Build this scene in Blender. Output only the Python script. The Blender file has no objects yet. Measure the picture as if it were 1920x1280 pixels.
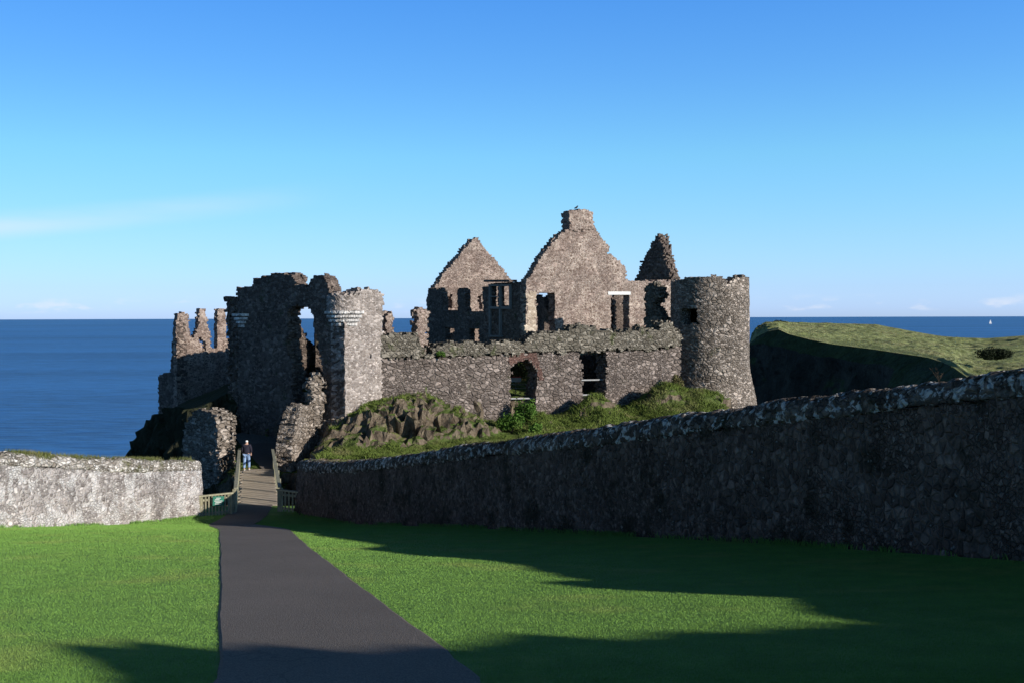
import bpy, math, random
import numpy as np
from mathutils import Matrix, Vector
random.seed(7); rng = np.random.default_rng(7)
R_ = math.radians
S = bpy.context.scene
# ------------------------------------------------------------------ camera, sky, sun
FPX = 2000.0
PITCH = math.degrees(math.atan(45/FPX)); ROLL = -0.18
cam_m = Matrix.Rotation(R_(90-PITCH), 4, 'X') @ Matrix.Rotation(R_(ROLL), 4, 'Z')
cd = bpy.data.cameras.new('camera'); cam = bpy.data.objects.new('camera', cd)
S.collection.objects.link(cam); cam.matrix_world = cam_m
cd.sensor_width = 36; cd.lens = 36*FPX/1920; cd.clip_start = 0.1; cd.clip_end = 200000
S.camera = cam
S.render.resolution_x = 1024; S.render.resolution_y = 682
SUN_ANG, SUN_EL = -32.0, 18.0          # direction TO the sun, math angle in plan; elevation
sa, se = R_(SUN_ANG), R_(SUN_EL)
sdir = Vector((math.cos(sa)*math.cos(se), math.sin(sa)*math.cos(se), math.sin(se)))
sl = bpy.data.lights.new('sun', 'SUN'); sl.energy = 4.8; sl.angle = R_(0.5); sl.color = (1.0, 0.93, 0.83)
so = bpy.data.objects.new('sun', sl); S.collection.objects.link(so)
so.rotation_euler = sdir.to_track_quat('Z', 'Y').to_euler()
W = bpy.data.worlds.new('World'); S.world = W; W.use_nodes = True
wn, wl = W.node_tree.nodes, W.node_tree.links
wn.clear()
sky = wn.new('ShaderNodeTexSky'); sky.sky_type = 'NISHITA'; sky.sun_disc = False
sky.sun_elevation = se; sky.sun_rotation = math.pi/2 - sa; sky.altitude = 0
sky.air_density = 1.0; sky.dust_density = 0.3; sky.ozone_density = 2.0
bg = wn.new('ShaderNodeBackground'); bg.inputs[1].default_value = 0.085
wo = wn.new('ShaderNodeOutputWorld')
tc = wn.new('ShaderNodeTexCoord'); sep = wn.new('ShaderNodeSeparateXYZ'); wl.new(tc.outputs['Generated'], sep.inputs[0])
def wmath(op, a, b=None, c=None, clamp=False):
    n = wn.new('ShaderNodeMath'); n.operation = op; n.use_clamp = clamp
    for i, v in enumerate((a, b, c)):
        if v is None: continue
        if isinstance(v, (int, float)): n.inputs[i].default_value = v
        else: wl.new(v, n.inputs[i])
    return n.outputs[0]
def wrange(v, a, b, c, d, smooth=True):
    n = wn.new('ShaderNodeMapRange'); n.interpolation_type = 'SMOOTHSTEP' if smooth else 'LINEAR'
    wl.new(v, n.inputs[0])
    for i, k in zip((1, 2, 3, 4), (a, b, c, d)): n.inputs[i].default_value = k
    return n.outputs[0]
X, Y, Z = sep.outputs
# low cumulus along the horizon
mp = wn.new('ShaderNodeMapping'); mp.inputs['Scale'].default_value = (30, 30, 95); wl.new(tc.outputs['Generated'], mp.inputs[0])
cn = wn.new('ShaderNodeTexNoise'); cn.inputs['Scale'].default_value = 1.0; cn.inputs['Detail'].default_value = 5; wl.new(mp.outputs[0], cn.inputs['Vector'])
band = wmath('MULTIPLY', wrange(Z, 0.0035, 0.0075, 0, 1), wrange(Z, 0.008, 0.022, 1, 0))
puffs = wmath('MULTIPLY', wrange(cn.outputs[0], 0.50, 0.68, 0, 1), band)
# wisp of thin high cloud, low on the left
mp2 = wn.new('ShaderNodeMapping'); mp2.inputs['Scale'].default_value = (3.0, 3.0, 22); mp2.inputs['Rotation'].default_value = (0, R_(5.5), 0); wl.new(tc.outputs['Generated'], mp2.inputs[0])
cn2 = wn.new('ShaderNodeTexNoise'); cn2.inputs['Scale'].default_value = 1.3; cn2.inputs['Detail'].default_value = 4; wl.new(mp2.outputs[0], cn2.inputs['Vector'])
zz = wmath('SUBTRACT', Z, wmath('MULTIPLY_ADD', X, 0.135, 0.137))
wb = wmath('MULTIPLY', wrange(wmath('ABSOLUTE', zz), 0.0, 0.016, 1, 0), wrange(X, -0.42, -0.12, 1, 0))
wisp = wmath('MULTIPLY', wb, wrange(cn2.outputs[0], 0.3, 0.62, 0.3, 1))
# colour balance of the sky by elevation
rp = wn.new('ShaderNodeValToRGB'); wl.new(Z, rp.inputs[0]); stops = [(0.008, (0.2215, 0.3333, 0.7518)), (0.027, (0.2152, 0.3157, 0.6298)), (0.073, (0.2155, 0.3292, 0.4865)), (0.147, (0.2015, 0.3644, 0.4674)), (0.218, (0.1658, 0.3318, 0.506)), (0.284, (0.1381, 0.3162, 0.5375)), (0.42, (0.075, 0.125, 0.19)), (0.6, (0.036, 0.05, 0.065)), (1.0, (0.02, 0.026, 0.032))]
while len(rp.color_ramp.elements) < len(stops): rp.color_ramp.elements.new(.5)
for i, (p, c) in enumerate(stops): rp.color_ramp.elements[i].position = p; rp.color_ramp.elements[i].color = (*c, 1)
bal = wn.new('ShaderNodeVectorMath'); bal.operation = 'MULTIPLY'; wl.new(sky.outputs[0], bal.inputs[0]); wl.new(rp.outputs[0], bal.inputs[1])
bal4 = wn.new('ShaderNodeVectorMath'); bal4.operation = 'SCALE'; wl.new(bal.outputs[0], bal4.inputs[0]); wl.new(wmath('MULTIPLY_ADD', X, 1.5, 4.0), bal4.inputs['Scale'])
mixc = wn.new('ShaderNodeMixRGB'); wl.new(bal4.outputs[0], mixc.inputs[1])
mixc.inputs[2].default_value = (8.6, 8.8, 9.6, 1)
wl.new(wmath('ADD', wmath('MULTIPLY', puffs, 0.5), wmath('MULTIPLY', wisp, 0.42), clamp=True), mixc.inputs[0])
wl.new(mixc.outputs[0], bg.inputs[0]); wl.new(bg.outputs[0], wo.inputs[0])
S.view_settings.view_transform = 'Standard'; S.view_settings.look = 'None'
S.view_settings.exposure = 0.25; S.view_settings.gamma = 1
# ------------------------------------------------------------------ helpers
R3 = np.array(cam_m.to_3x3())
def ray(px, py):
    return R3 @ np.array([(px-960)/FPX, -(py-640)/FPX, -1.0])
def at(px, py, d):                       # point seen at a pixel of the photo, d metres ahead
    r = ray(px, py); return r*(d/r[1])
def xat(px, d): return at(px, 595, d)[0]
def on_wall(px, py, A, B):               # pixel -> (u, z) on the vertical plane through A, B
    r = ray(px, py); A = np.array(A[:2]); B = np.array(B[:2]); t = (B-A)/np.linalg.norm(B-A)
    M = np.array([[r[0], -t[0]], [r[1], -t[1]]]); k, u = np.linalg.solve(M, A)
    return (u, k*r[2])
def poly(pts, A, B): return [on_wall(x, y, A, B) for x, y in pts]
def h3(i, j, k, s=0):
    n = (i.astype(np.int64)*73856093) ^ (j.astype(np.int64)*19349663) ^ (k.astype(np.int64)*83492791) ^ (s*2654435761)
    n = (n ^ (n >> 13)) * 1274126177 & 0xffffffff
    n = (n ^ (n >> 16)) * 2246822519 & 0xffffffff
    return ((n ^ (n >> 15)) & 0xffffff)/float(0xffffff)
def vnoise(x, y, z, s=0):
    x, y, z = np.broadcast_arrays(np.asarray(x, float), np.asarray(y, float), np.asarray(z, float))
    xi, yi, zi = np.floor(x), np.floor(y), np.floor(z); fx, fy, fz = x-xi, y-yi, z-zi
    fx, fy, fz = [f*f*(3-2*f) for f in (fx, fy, fz)]; out = 0
    for a in (0, 1):
        for b in (0, 1):
            for c in (0, 1):
                out = out + h3(xi+a, yi+b, zi+c, s)*(fx if a else 1-fx)*(fy if b else 1-fy)*(fz if c else 1-fz)
    return out*2-1
def fbm(x, y, z, o=4, s=0):
    r, a, f = 0, 1.0, 1.0
    for q in range(o): r = r + a*vnoise(np.asarray(x)*f, np.asarray(y)*f, np.asarray(z)*f, s+q); a *= .5; f *= 2.03
    return r
def worley(x, y, z, s=0):                # F1, F2-F1 and the cell's own random value
    xi, yi, zi = np.floor(x), np.floor(y), np.floor(z)
    f1 = np.full(x.shape, 9.); f2 = f1.copy(); idv = np.zeros(x.shape)
    for a in (-1, 0, 1):
        for b in (-1, 0, 1):
            for c in (-1, 0, 1):
                p, q, r = xi+a, yi+b, zi+c
                d = np.sqrt((p+h3(p, q, r, s)-x)**2+(q+h3(p, q, r, s+1)-y)**2+(r+h3(p, q, r, s+2)-z)**2)
                n1 = d < f1; f2 = np.where(n1, f1, np.minimum(f2, d)); idv = np.where(n1, h3(p, q, r, s+3), idv); f1 = np.minimum(f1, d)
    return f1, f2-f1, idv
def inside(P, x, y):
    c = np.zeros(x.shape, bool); n = len(P)
    for i in range(n):
        x0, y0 = P[i]; x1, y1 = P[(i+1) % n]
        if y0 == y1: continue
        c ^= ((y0 > y) != (y1 > y)) & (x < (x1-x0)*(y-y0)/(y1-y0)+x0)
    return c
def mesh_obj(name, v, f, mat, parent=None, smooth=False, nv=4):
    v = np.asarray(v, np.float32).reshape(-1, 3); f = np.asarray(f, np.int32)
    me = bpy.data.meshes.new(name); me.vertices.add(len(v)); me.vertices.foreach_set('co', v.ravel())
    nf = len(f); nv = f.shape[1]
    me.loops.add(nf*nv); me.loops.foreach_set('vertex_index', f.ravel())
    me.polygons.add(nf); me.polygons.foreach_set('loop_start', np.arange(0, nf*nv, nv, dtype=np.int32))
    me.polygons.foreach_set('loop_total', np.full(nf, nv, np.int32))
    me.polygons.foreach_set('use_smooth', np.full(nf, smooth, bool))
    me.update(calc_edges=True); me.validate()
    me.materials.append(mat)
    o = bpy.data.objects.new(name, me); S.collection.objects.link(o)
    if parent is not None: o.parent = parent
    return o
def tag(o, label=None, cat=None, group=None, kind=None):
    if label: o['label'] = label
    if cat: o['category'] = cat
    if group: o['group'] = group
    if kind: o['kind'] = kind
    return o
def thing(name, loc, label, cat, group=None):
    o = bpy.data.objects.new(name, None); S.collection.objects.link(o); o.location = loc
    o.empty_display_size = .3
    return tag(o, label, cat, group)
def rebase(o, parent):                   # world-coordinate mesh -> child of a thing standing at its base
    o.parent = parent; o.data.transform(Matrix.Translation(-parent.location)); return o
def struct(o): o['kind'] = 'structure'; return o
class MB:
    def __init__(s): s.v, s.f, s.t = [], [], []
    def quad_box(s, c8):
        b = len(s.v); s.v += [tuple(p) for p in c8]
        s.f += [tuple(b+i for i in q) for q in ((0, 3, 2, 1), (4, 5, 6, 7), (0, 1, 5, 4), (1, 2, 6, 5), (2, 3, 7, 6), (3, 0, 4, 7))]
    def box(s, a, b):
        (x0, y0, z0), (x1, y1, z1) = a, b
        s.quad_box([(x0, y0, z0), (x1, y0, z0), (x1, y1, z0), (x0, y1, z0), (x0, y0, z1), (x1, y0, z1), (x1, y1, z1), (x0, y1, z1)])
    def beam(s, p, q, w, h, up=(0, 0, 1)):   # box along p->q, w wide, h high, centred
        p, q, up = Vector(p), Vector(q), Vector(up); d = (q-p).normalized()
        sx = d.cross(up).normalized()*w/2; sz = sx.cross(d).normalized()*h/2
        s.quad_box([p-sx-sz, p+sx-sz, q+sx-sz, q-sx-sz, p-sx+sz, p+sx+sz, q+sx+sz, q-sx+sz])
    def tube(s, pts, rs, n=8):
        b = len(s.v)
        for i, p in enumerate(pts):
            p = Vector(p); d = (Vector(pts[min(i+1, len(pts)-1)])-Vector(pts[max(i-1, 0)])).normalized()
            a = d.orthogonal().normalized() if abs(d.z) > .99 else d.cross(Vector((0, 0, 1))).normalized(); c = d.cross(a)
            for k in range(n):
                t = 2*math.pi*k/n; s.v.append(tuple(p+(a*math.cos(t)+c*math.sin(t))*rs[i]))
        for i in range(len(pts)-1):
            for k in range(n): s.f.append((b+i*n+k, b+i*n+(k+1) % n, b+(i+1)*n+(k+1) % n, b+(i+1)*n+k))
        for e in (0, len(pts)-1):
            c = len(s.v); s.v.append(tuple(pts[e]))
            for k in range(n): s.t.append((b+e*n+k, b+e*n+(k+1) % n, c))
    def build(s, name, mat, parent=None, smooth=False, rebase_to=None):
        me = bpy.data.meshes.new(name); me.from_pydata([tuple(v) for v in s.v], [], s.f+s.t); me.materials.append(mat)
        me.polygons.foreach_set('use_smooth', [smooth]*len(me.polygons)); me.update()
        o = bpy.data.objects.new(name, me); S.collection.objects.link(o)
        if rebase_to is not None: rebase(o, rebase_to)
        elif parent is not None: o.parent = parent
        return o
# ------------------------------------------------------------------ materials
class NT:
    def __init__(s, name):
        s.m = bpy.data.materials.new(name); s.m.use_nodes = True; s.n = s.m.node_tree.nodes; s.l = s.m.node_tree.links
        s.n.clear(); s.out = s.n.new('ShaderNodeOutputMaterial'); s.b = s.n.new('ShaderNodeBsdfPrincipled')
        s.l.new(s.b.outputs[0], s.out.inputs[0]); s.tc = s.n.new('ShaderNodeTexCoord').outputs['Object']
        s.geo = s.n.new('ShaderNodeNewGeometry')
    def set(s, inp, v):
        if isinstance(v, bpy.types.NodeSocket): s.l.new(v, inp)
        elif isinstance(v, (tuple, list)): inp.default_value = tuple(v) if len(v) != 3 or inp.type != 'RGBA' else (*v, 1)
        else: inp.default_value = v
    def map(s, v, scale=(1, 1, 1), rot=(0, 0, 0)):
        n = s.n.new('ShaderNodeMapping'); s.set(n.inputs[0], v); n.inputs['Scale'].default_value = scale; n.inputs['Rotation'].default_value = rot; return n.outputs[0]
    def noise(s, v, sc, det=3, rough=.55, col=False, dist=0):
        n = s.n.new('ShaderNodeTexNoise'); s.set(n.inputs['Vector'], v); n.inputs['Scale'].default_value = sc
        n.inputs['Detail'].default_value = det; n.inputs['Roughness'].default_value = rough; n.inputs['Distortion'].default_value = dist
        return n.outputs['Color' if col else 'Fac']
    def vor(s, v, sc, feat='F1', out='Distance', rnd=1):
        n = s.n.new('ShaderNodeTexVoronoi'); n.feature = feat; s.set(n.inputs['Vector'], v); n.inputs['Scale'].default_value = sc
        n.inputs['Randomness'].default_value = rnd; return n.outputs[out]
    def math(s, op, a, b=None, c=None, clamp=False):
        n = s.n.new('ShaderNodeMath'); n.operation = op; n.use_clamp = clamp
        for i, v in enumerate((a, b, c)):
            if v is not None: s.set(n.inputs[i], v)
        return n.outputs[0]
    def rng(s, v, a, b, c=0, d=1, smooth=True):
        n = s.n.new('ShaderNodeMapRange'); n.interpolation_type = 'SMOOTHSTEP' if smooth else 'LINEAR'; s.set(n.inputs[0], v)
        for i, k in zip((1, 2, 3, 4), (a, b, c, d)): n.inputs[i].default_value = k
        return n.outputs[0]
    def mix(s, f, a, b, mode='MIX'):
        n = s.n.new('ShaderNodeMixRGB'); n.blend_type = mode; s.set(n.inputs[0], f); s.set(n.inputs[1], a); s.set(n.inputs[2], b); return n.outputs[0]
    def ramp(s, v, stops):
        n = s.n.new('ShaderNodeValToRGB'); s.set(n.inputs[0], v); e = n.color_ramp.elements
        while len(e) < len(stops): e.new(.5)
        for i, (p, c) in enumerate(stops): e[i].position = p; e[i].color = (*c, 1)
        return n.outputs[0]
    def vadd(s, a, b, f):
        n = s.n.new('ShaderNodeVectorMath'); n.operation = 'MULTIPLY_ADD'; s.set(n.inputs[0], b); n.inputs[1].default_value = (f, f, f); s.set(n.inputs[2], a); return n.outputs[0]
    def bump(s, h, strength=.5, dist=.05, prev=None):
        n = s.n.new('ShaderNodeBump'); n.inputs['Strength'].default_value = strength; n.inputs['Distance'].default_value = dist; s.set(n.inputs['Height'], h)
        if prev is not None: s.l.new(prev, n.inputs['Normal'])
        return n.outputs[0]
    def done(s, col, rough=.9, normal=None, spec=.2):
        s.set(s.b.inputs['Base Color'], col); s.set(s.b.inputs['Roughness'], rough); s.b.inputs['Specular IOR Level'].default_value = spec
        if normal is not None: s.l.new(normal, s.b.inputs['Normal'])
        return s.m
def stone_mat(name, c1, c2, c3, joint_col, scale=2.8, mort=.05, moss=0.0, mosscol=(.05, .06, .025), stain=.35, lichen=0.0, flat=1.6, bstr=.9, bd=.07, lichcol=(.5, .49, .45), lsc=2.2, lowpale=None):
    t = NT(name); v = t.map(t.tc, (1, 1, flat))
    dv = t.vadd(v, t.noise(v, 2.6, 3, col=True), .12)
    cell = t.vor(dv, scale, 'F1', 'Color'); edge = t.vor(dv, scale, 'DISTANCE_TO_EDGE')
    msk = t.rng(t.noise(t.tc, .8, 3), .49, .53)
    cell = t.mix(msk, cell, t.vor(dv, scale*1.75, 'F1', 'Color')); e2 = t.vor(dv, scale*1.75, 'DISTANCE_TO_EDGE')
    edge = t.math('ADD', t.math('MULTIPLY', edge, t.math('SUBTRACT', 1.0, msk)), t.math('MULTIPLY', t.math('MULTIPLY', e2, 1.3), msk))
    sepc = t.n.new('ShaderNodeSeparateColor'); t.l.new(cell, sepc.inputs[0])
    col = t.ramp(sepc.outputs[0], [(0, c1), (.45, c2), (.8, c3), (1, tuple(min(1, k*1.45) for k in c3))])
    fine = t.noise(t.tc, 14, 4, .7)
    col = t.mix(1, col, t.ramp(fine, [(.25, (.68, .68, .68)), (.75, (1.3, 1.3, 1.3))]), 'MULTIPLY')
    mm = t.rng(edge, mort*.35, mort, 1, 0)
    mn = t.rng(t.noise(t.tc, 1.1, 3), .3, .65)
    col = t.mix(t.math('MULTIPLY', mm, mn), col, joint_col)
    big = t.noise(t.tc, .35, 4, .6)
    col = t.mix(stain, col, t.ramp(big, [(.3, (.5, .5, .5)), (.7, (1.5, 1.45, 1.4))]), 'MULTIPLY')
    if moss > 0:
        mk = t.math('MULTIPLY', t.rng(t.noise(t.tc, .9, 5, .7), .62-moss*.3, .75-moss*.25), .85)
        col = t.mix(mk, col, mosscol)
    if lichen > 0:
        lk = t.rng(t.noise(t.tc, lsc, 4, .62, dist=.4), .68-lichen*.2, .74-lichen*.2)
        col = t.mix(t.math('MULTIPLY', lk, .9), col, lichcol)
    h = t.math('ADD', t.math('MULTIPLY', t.rng(edge, 0, .22), 1.0), t.math('MULTIPLY', sepc.outputs[1], .7))
    h = t.math('ADD', h, t.math('MULTIPLY', fine, .5))
    return t.done(col, .93, t.bump(h, bstr, bd), .12)
M = {}
M['curtain'] = stone_mat('curtain_stone', (.115, .093, .082), (.175, .143, .126), (.25, .207, .185), (.055, .046, .04), 2.7, .05, .08, stain=.35, bd=.1)  # dark joints: shadow between the stones put into the colour
M['parapet'] = stone_mat('parapet_stone', (.105, .092, .074), (.16, .142, .115), (.23, .205, .17), (.055, .05, .04), 2.7, .05, .2, (.075, .085, .035), stain=.35, bd=.09)  # joint shadows coloured in here as well
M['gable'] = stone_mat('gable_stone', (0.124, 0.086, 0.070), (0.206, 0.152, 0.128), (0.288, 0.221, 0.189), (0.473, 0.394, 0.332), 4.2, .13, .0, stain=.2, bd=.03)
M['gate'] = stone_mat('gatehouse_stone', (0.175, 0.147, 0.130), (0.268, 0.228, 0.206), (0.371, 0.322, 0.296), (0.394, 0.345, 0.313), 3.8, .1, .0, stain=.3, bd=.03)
M['dark'] = stone_mat('shaded_stone', (0.078, 0.059, 0.051), (0.124, 0.097, 0.084), (0.182, 0.144, 0.124), (0.156, 0.130, 0.105), 3.2, .07, .12, stain=.35, bd=.05)  # for faces turned from the sun: shade is put into this darker colour
M['tower'] = stone_mat('tower_stone', (.135, .112, .094), (.225, .19, .162), (.35, .3, .262), (.07, .06, .05), 3.0, .05, .06, stain=.5, bd=.1)  # joints coloured dark for the shadow between stones
M['flank'] = stone_mat('flank_stone', (.15, .122, .1), (.24, .2, .165), (.35, .3, .26), (.055, .047, .04), 3.0, .06, .08, stain=.3, bd=.09)
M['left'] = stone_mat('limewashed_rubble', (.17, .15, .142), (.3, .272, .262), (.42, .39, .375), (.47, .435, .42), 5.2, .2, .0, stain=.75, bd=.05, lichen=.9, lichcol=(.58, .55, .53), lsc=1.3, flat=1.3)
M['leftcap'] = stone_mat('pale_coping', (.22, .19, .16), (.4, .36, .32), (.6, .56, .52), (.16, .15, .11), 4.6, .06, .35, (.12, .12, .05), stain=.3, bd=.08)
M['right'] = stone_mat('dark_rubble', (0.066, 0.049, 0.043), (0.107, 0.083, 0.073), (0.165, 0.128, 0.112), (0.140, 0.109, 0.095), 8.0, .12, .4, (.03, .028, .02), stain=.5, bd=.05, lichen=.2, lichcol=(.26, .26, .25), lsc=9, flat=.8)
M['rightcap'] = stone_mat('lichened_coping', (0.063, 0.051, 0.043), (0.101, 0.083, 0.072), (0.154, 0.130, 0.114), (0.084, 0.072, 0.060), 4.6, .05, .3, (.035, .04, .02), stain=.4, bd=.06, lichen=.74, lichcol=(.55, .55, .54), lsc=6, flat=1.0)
M['ashlar'] = stone_mat('ashlar', (.3, .24, .18), (.4, .32, .25), (.47, .4, .32), (.25, .2, .16), 2.0, .03, 0, stain=.2, bd=.02)
M['corbel'] = stone_mat('corbel_stone', (.4, .38, .36), (.55, .52, .5), (.66, .63, .6), (.15, .13, .12), 3.0, .05, 0, stain=.3, bd=.04, flat=.6)
M['brick'] = stone_mat('red_brick', (.12, .07, .06), (.16, .09, .075), (.21, .13, .11), (.2, .15, .13), 5, .06, 0, stain=.3, flat=2.2)
def simple(name, c, rough=.7, var=.15, sc=6, bump=.15, scale=(1, 1, 1), spec=.3, metal=0):
    t = NT(name); v = t.map(t.tc, scale); n = t.noise(v, sc, 4, .6)
    col = t.mix(1, c, t.ramp(n, [(.25, (1-var,)*3), (.75, (1+var,)*3)]), 'MULTIPLY'); t.b.inputs['Metallic'].default_value = metal
    return t.done(col, rough, t.bump(n, bump, .01), spec)
M['wood'] = simple('weathered_wood', (.3, .28, .19), .8, .35, 4, .3, (2, 2, .6))
M['woodrail'] = simple('handrail_wood', (.27, .26, .19), .8, .3, 4, .3, (2, .6, 2))
M['deck'] = simple('deck_board', (.42, .35, .27), .8, .35, 3, .4, (.7, 6, 1))
M['white'] = simple('white_paint', (.6, .6, .58), .6, .08)
M['steel'] = simple('galvanised_rail', (.3, .3, .3), .5, .1)
M['signgreen'] = simple('sign_green', (.02, .16, .11), .5, .1)
M['signred'] = simple('sign_red', (.45, .08, .07), .5, .1)
M['jacket'] = simple('jacket_cloth', (.02, .018, .03), .85, .3)
M['jeans'] = simple('jeans_cloth', (.22, .33, .52), .85, .35, 9)
M['skin'] = simple('skin', (.5, .3, .22), .6, .05)
M['cap'] = simple('white_hair', (.8, .79, .76), .8, .08)
M['shoe'] = simple('shoe_leather', (.5, .5, .48), .6, .1)
M['bird'] = simple('feathers', (.03, .03, .035), .8, .2)
M['hull'] = simple('hull_paint', (.6, .6, .6), .4, .05); M['sail'] = simple('sail_cloth', (.85, .85, .83), .8, .03)
# asphalt
t = NT('asphalt'); n1 = t.noise(t.tc, 60, 3, .7); n2 = t.noise(t.tc, .5, 4, .6); sp = t.vor(t.tc, 70)
col = t.mix(.9, (.15, .128, .112), t.ramp(n1, [(.3, (.45, .45, .45)), (.72, (1.7, 1.7, 1.7))]), 'MULTIPLY')
col = t.mix(.5, col, t.ramp(n2, [(.3, (.8, .8, .8)), (.7, (1.2, 1.2, 1.2))]), 'MULTIPLY')
n5 = t.vor(t.vadd(t.tc, t.noise(t.tc, 1.5, 3, col=True), .5), .55, 'DISTANCE_TO_EDGE'); col = t.mix(t.math('MULTIPLY', t.rng(n5, .0, .006, 1, 0), t.rng(t.noise(t.tc, .4, 2), .5, .6, 0, .5)), col, (.05, .045, .04)); col = t.mix(t.rng(t.vor(t.tc, 22), .0, .09, .55, 0), col, (.32, .3, .27))
M['asphalt'] = t.done(col, .85, t.bump(t.math('ADD', n1, sp), .5, .008), .25)
# gravel landing
t = NT('gravel'); n1 = t.noise(t.tc, 9, 4, .75); col = t.ramp(n1, [(.3, (.1, .09, .075)), (.7, (.28, .25, .22))]); M['gravel'] = t.done(col, .95, t.bump(n1, .6, .04))
# lawn soil/turf and blades
def grass_mat(name, a, b, c, big=.25, dry=(.2, .2, .06), dryamt=.35, bd=.03, transl=False):
    t = NT(name); n1 = t.noise(t.tc, 26, 4, .75); n2 = t.noise(t.tc, big, 4, .6); n3 = t.noise(t.tc, 2.0, 4, .65)
    col = t.ramp(n1, [(.25, a), (.5, b), (.8, c)])
    col = t.mix(t.math('MULTIPLY', t.rng(n2, .5, .72), dryamt), col, dry)
    col = t.mix(.5, col, t.ramp(n3, [(.3, (.75, .75, .75)), (.7, (1.25, 1.25, 1.25))]), 'MULTIPLY')
    nrm = t.bump(t.math('ADD', n1, n3), .7, bd)
    if 'blade' in name:               # blades scatter light through one another: soften their facet shading towards the turf's own
        va = t.n.new('ShaderNodeVectorMath'); va.operation = 'SCALE'; t.l.new(t.geo.outputs['Normal'], va.inputs[0]); va.inputs['Scale'].default_value = .45
        vb = t.n.new('ShaderNodeVectorMath'); vb.operation = 'ADD'; t.l.new(va.outputs[0], vb.inputs[0]); vb.inputs[1].default_value = (.12, -.08, .6)
        vc = t.n.new('ShaderNodeVectorMath'); vc.operation = 'NORMALIZE'; t.l.new(vb.outputs[0], vc.inputs[0]); nrm = vc.outputs[0]
    return t.done(col, .8, nrm, .15)
M['lawn'] = grass_mat('lawn_turf', (.1, .195, .042), (.135, .26, .054), (.17, .32, .07), bd=.012, dryamt=.5, big=.5, dry=(.27, .32, .08))
M['blade'] = grass_mat('grass_blade', (.152, .3, .06), (.184, .35, .07), (.23, .405, .092), dryamt=.5, big=.5, dry=(.27, .32, .09))
M['rough'] = grass_mat('rough_grass', (.05, .06, .02), (.09, .115, .03), (.15, .18, .05), .3, (.2, .17, .08), .5, .12)
M['roughblade'] = grass_mat('long_grass_blade', (.07, .1, .02), (.13, .18, .035), (.22, .27, .07), .6, (.28, .24, .12), .6)
M['wallgrass'] = grass_mat('wall_top_grass', (.08, .1, .03), (.14, .16, .05), (.24, .23, .1), .9, (.3, .26, .14), .6)
t = NT('headland_field'); n1 = t.noise(t.map(t.tc, (1, .45, 1)), 1.1, 5, .75); n2 = t.noise(t.tc, .06, 4, .6); n3 = t.noise(t.map(t.tc, (1, .5, 1)), .25, 4, .65)
col = t.ramp(n1, [(.3, (.11, .14, .05)), (.5, (.21, .235, .095)), (.7, (.33, .34, .17))])
col = t.mix(t.math('MULTIPLY', t.rng(n2, .45, .65), .6), col, (.25, .22, .12)); col = t.mix(.8, col, t.ramp(n3, [(.3, (.75, .78, .72)), (.7, (1.4, 1.38, 1.35))]), 'MULTIPLY')
M['field'] = t.done(col, .9, t.bump(n1, .9, .5), .1)
M['leaf'] = grass_mat('shrub_leaf', (.04, .09, .015), (.08, .16, .025), (.14, .25, .05), .8)
M['dryleaf'] = grass_mat('dry_leaf', (.08, .075, .03), (.13, .12, .05), (.2, .17, .08), .8)
M['gorse'] = grass_mat('dark_scrub', (.012, .016, .008), (.02, .028, .012), (.035, .045, .02), .8, dryamt=0)
M['twig'] = simple('twig', (.07, .05, .032), .9, .3)
# rock with grass where it is flat
def cliff_mat(name, rock1, rock2, rock3, grass, gscale=.6, slope=(.55, .75), nscale=.6, bd=.5, shade_col=None):
    t = NT(name); sepn = t.n.new('ShaderNodeSeparateXYZ'); t.l.new(t.geo.outputs['Normal'], sepn.inputs[0])
    v = t.map(t.tc, (1, 1, .8)); dv = t.vadd(v, t.noise(v, nscale, 4, col=True), .6)
    e = t.vor(dv, nscale*1.1, 'DISTANCE_TO_EDGE'); c = t.noise(dv, nscale*2.5, 5, .7)
    col = t.ramp(c, [(.3, rock1), (.5, rock2), (.7, rock3)]); col = t.mix(t.math('MULTIPLY', t.rng(e, .0, .05, .6, 0), t.rng(t.noise(t.tc, .7, 3), .45, .6)), col, tuple(k*.35 for k in rock1))
    col = t.mix(.6, col, t.ramp(t.noise(t.tc, 3.5, 5, .75), [(.3, (.55, .5, .45)), (.7, (1.5, 1.5, 1.45))]), 'MULTIPLY')
    gn = t.noise(t.tc, 9*gscale, 4, .75); g = t.ramp(gn, [(.3, tuple(k*.55 for k in grass)), (.7, tuple(k*1.5 for k in grass))])
    g = t.mix(t.rng(t.noise(t.tc, .5*gscale, 3), .5, .7, 0, .5), g, (.2, .17, .08))
    k = t.math('ADD', sepn.outputs[2], t.math('MULTIPLY', t.math('SUBTRACT', t.noise(t.tc, gscale, 4, .7), .5), .9))
    f = t.rng(k, slope[0], slope[1]); col = t.mix(f, col, g)
    h = t.math('ADD', t.math('MULTIPLY', c, 1.0), t.math('MULTIPLY', t.rng(e, 0, .2), .4))
    if shade_col is not None:
        sx = t.n.new('ShaderNodeSeparateXYZ'); t.l.new(t.tc, sx.inputs[0]); col = t.mix(t.rng(sx.outputs[0], -15, -17.5, 0, .9), col, shade_col)  # shade of the west cliff painted in as a near-black tint
    return t.done(col, .95, t.bump(h, .9, bd), .1)
M['rock'] = cliff_mat('castle_rock', (.075, .058, .045), (.145, .115, .086), (.25, .205, .145), (.085, .12, .03), .9, (.62, .8), .8, .35, shade_col=(.028, .032, .018))
M['cliff'] = cliff_mat('headland_cliff', (.02, .02, .016), (.04, .037, .03), (.07, .065, .05), (.045, .06, .025), .05, (.35, .6), .06, 3)
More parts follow.
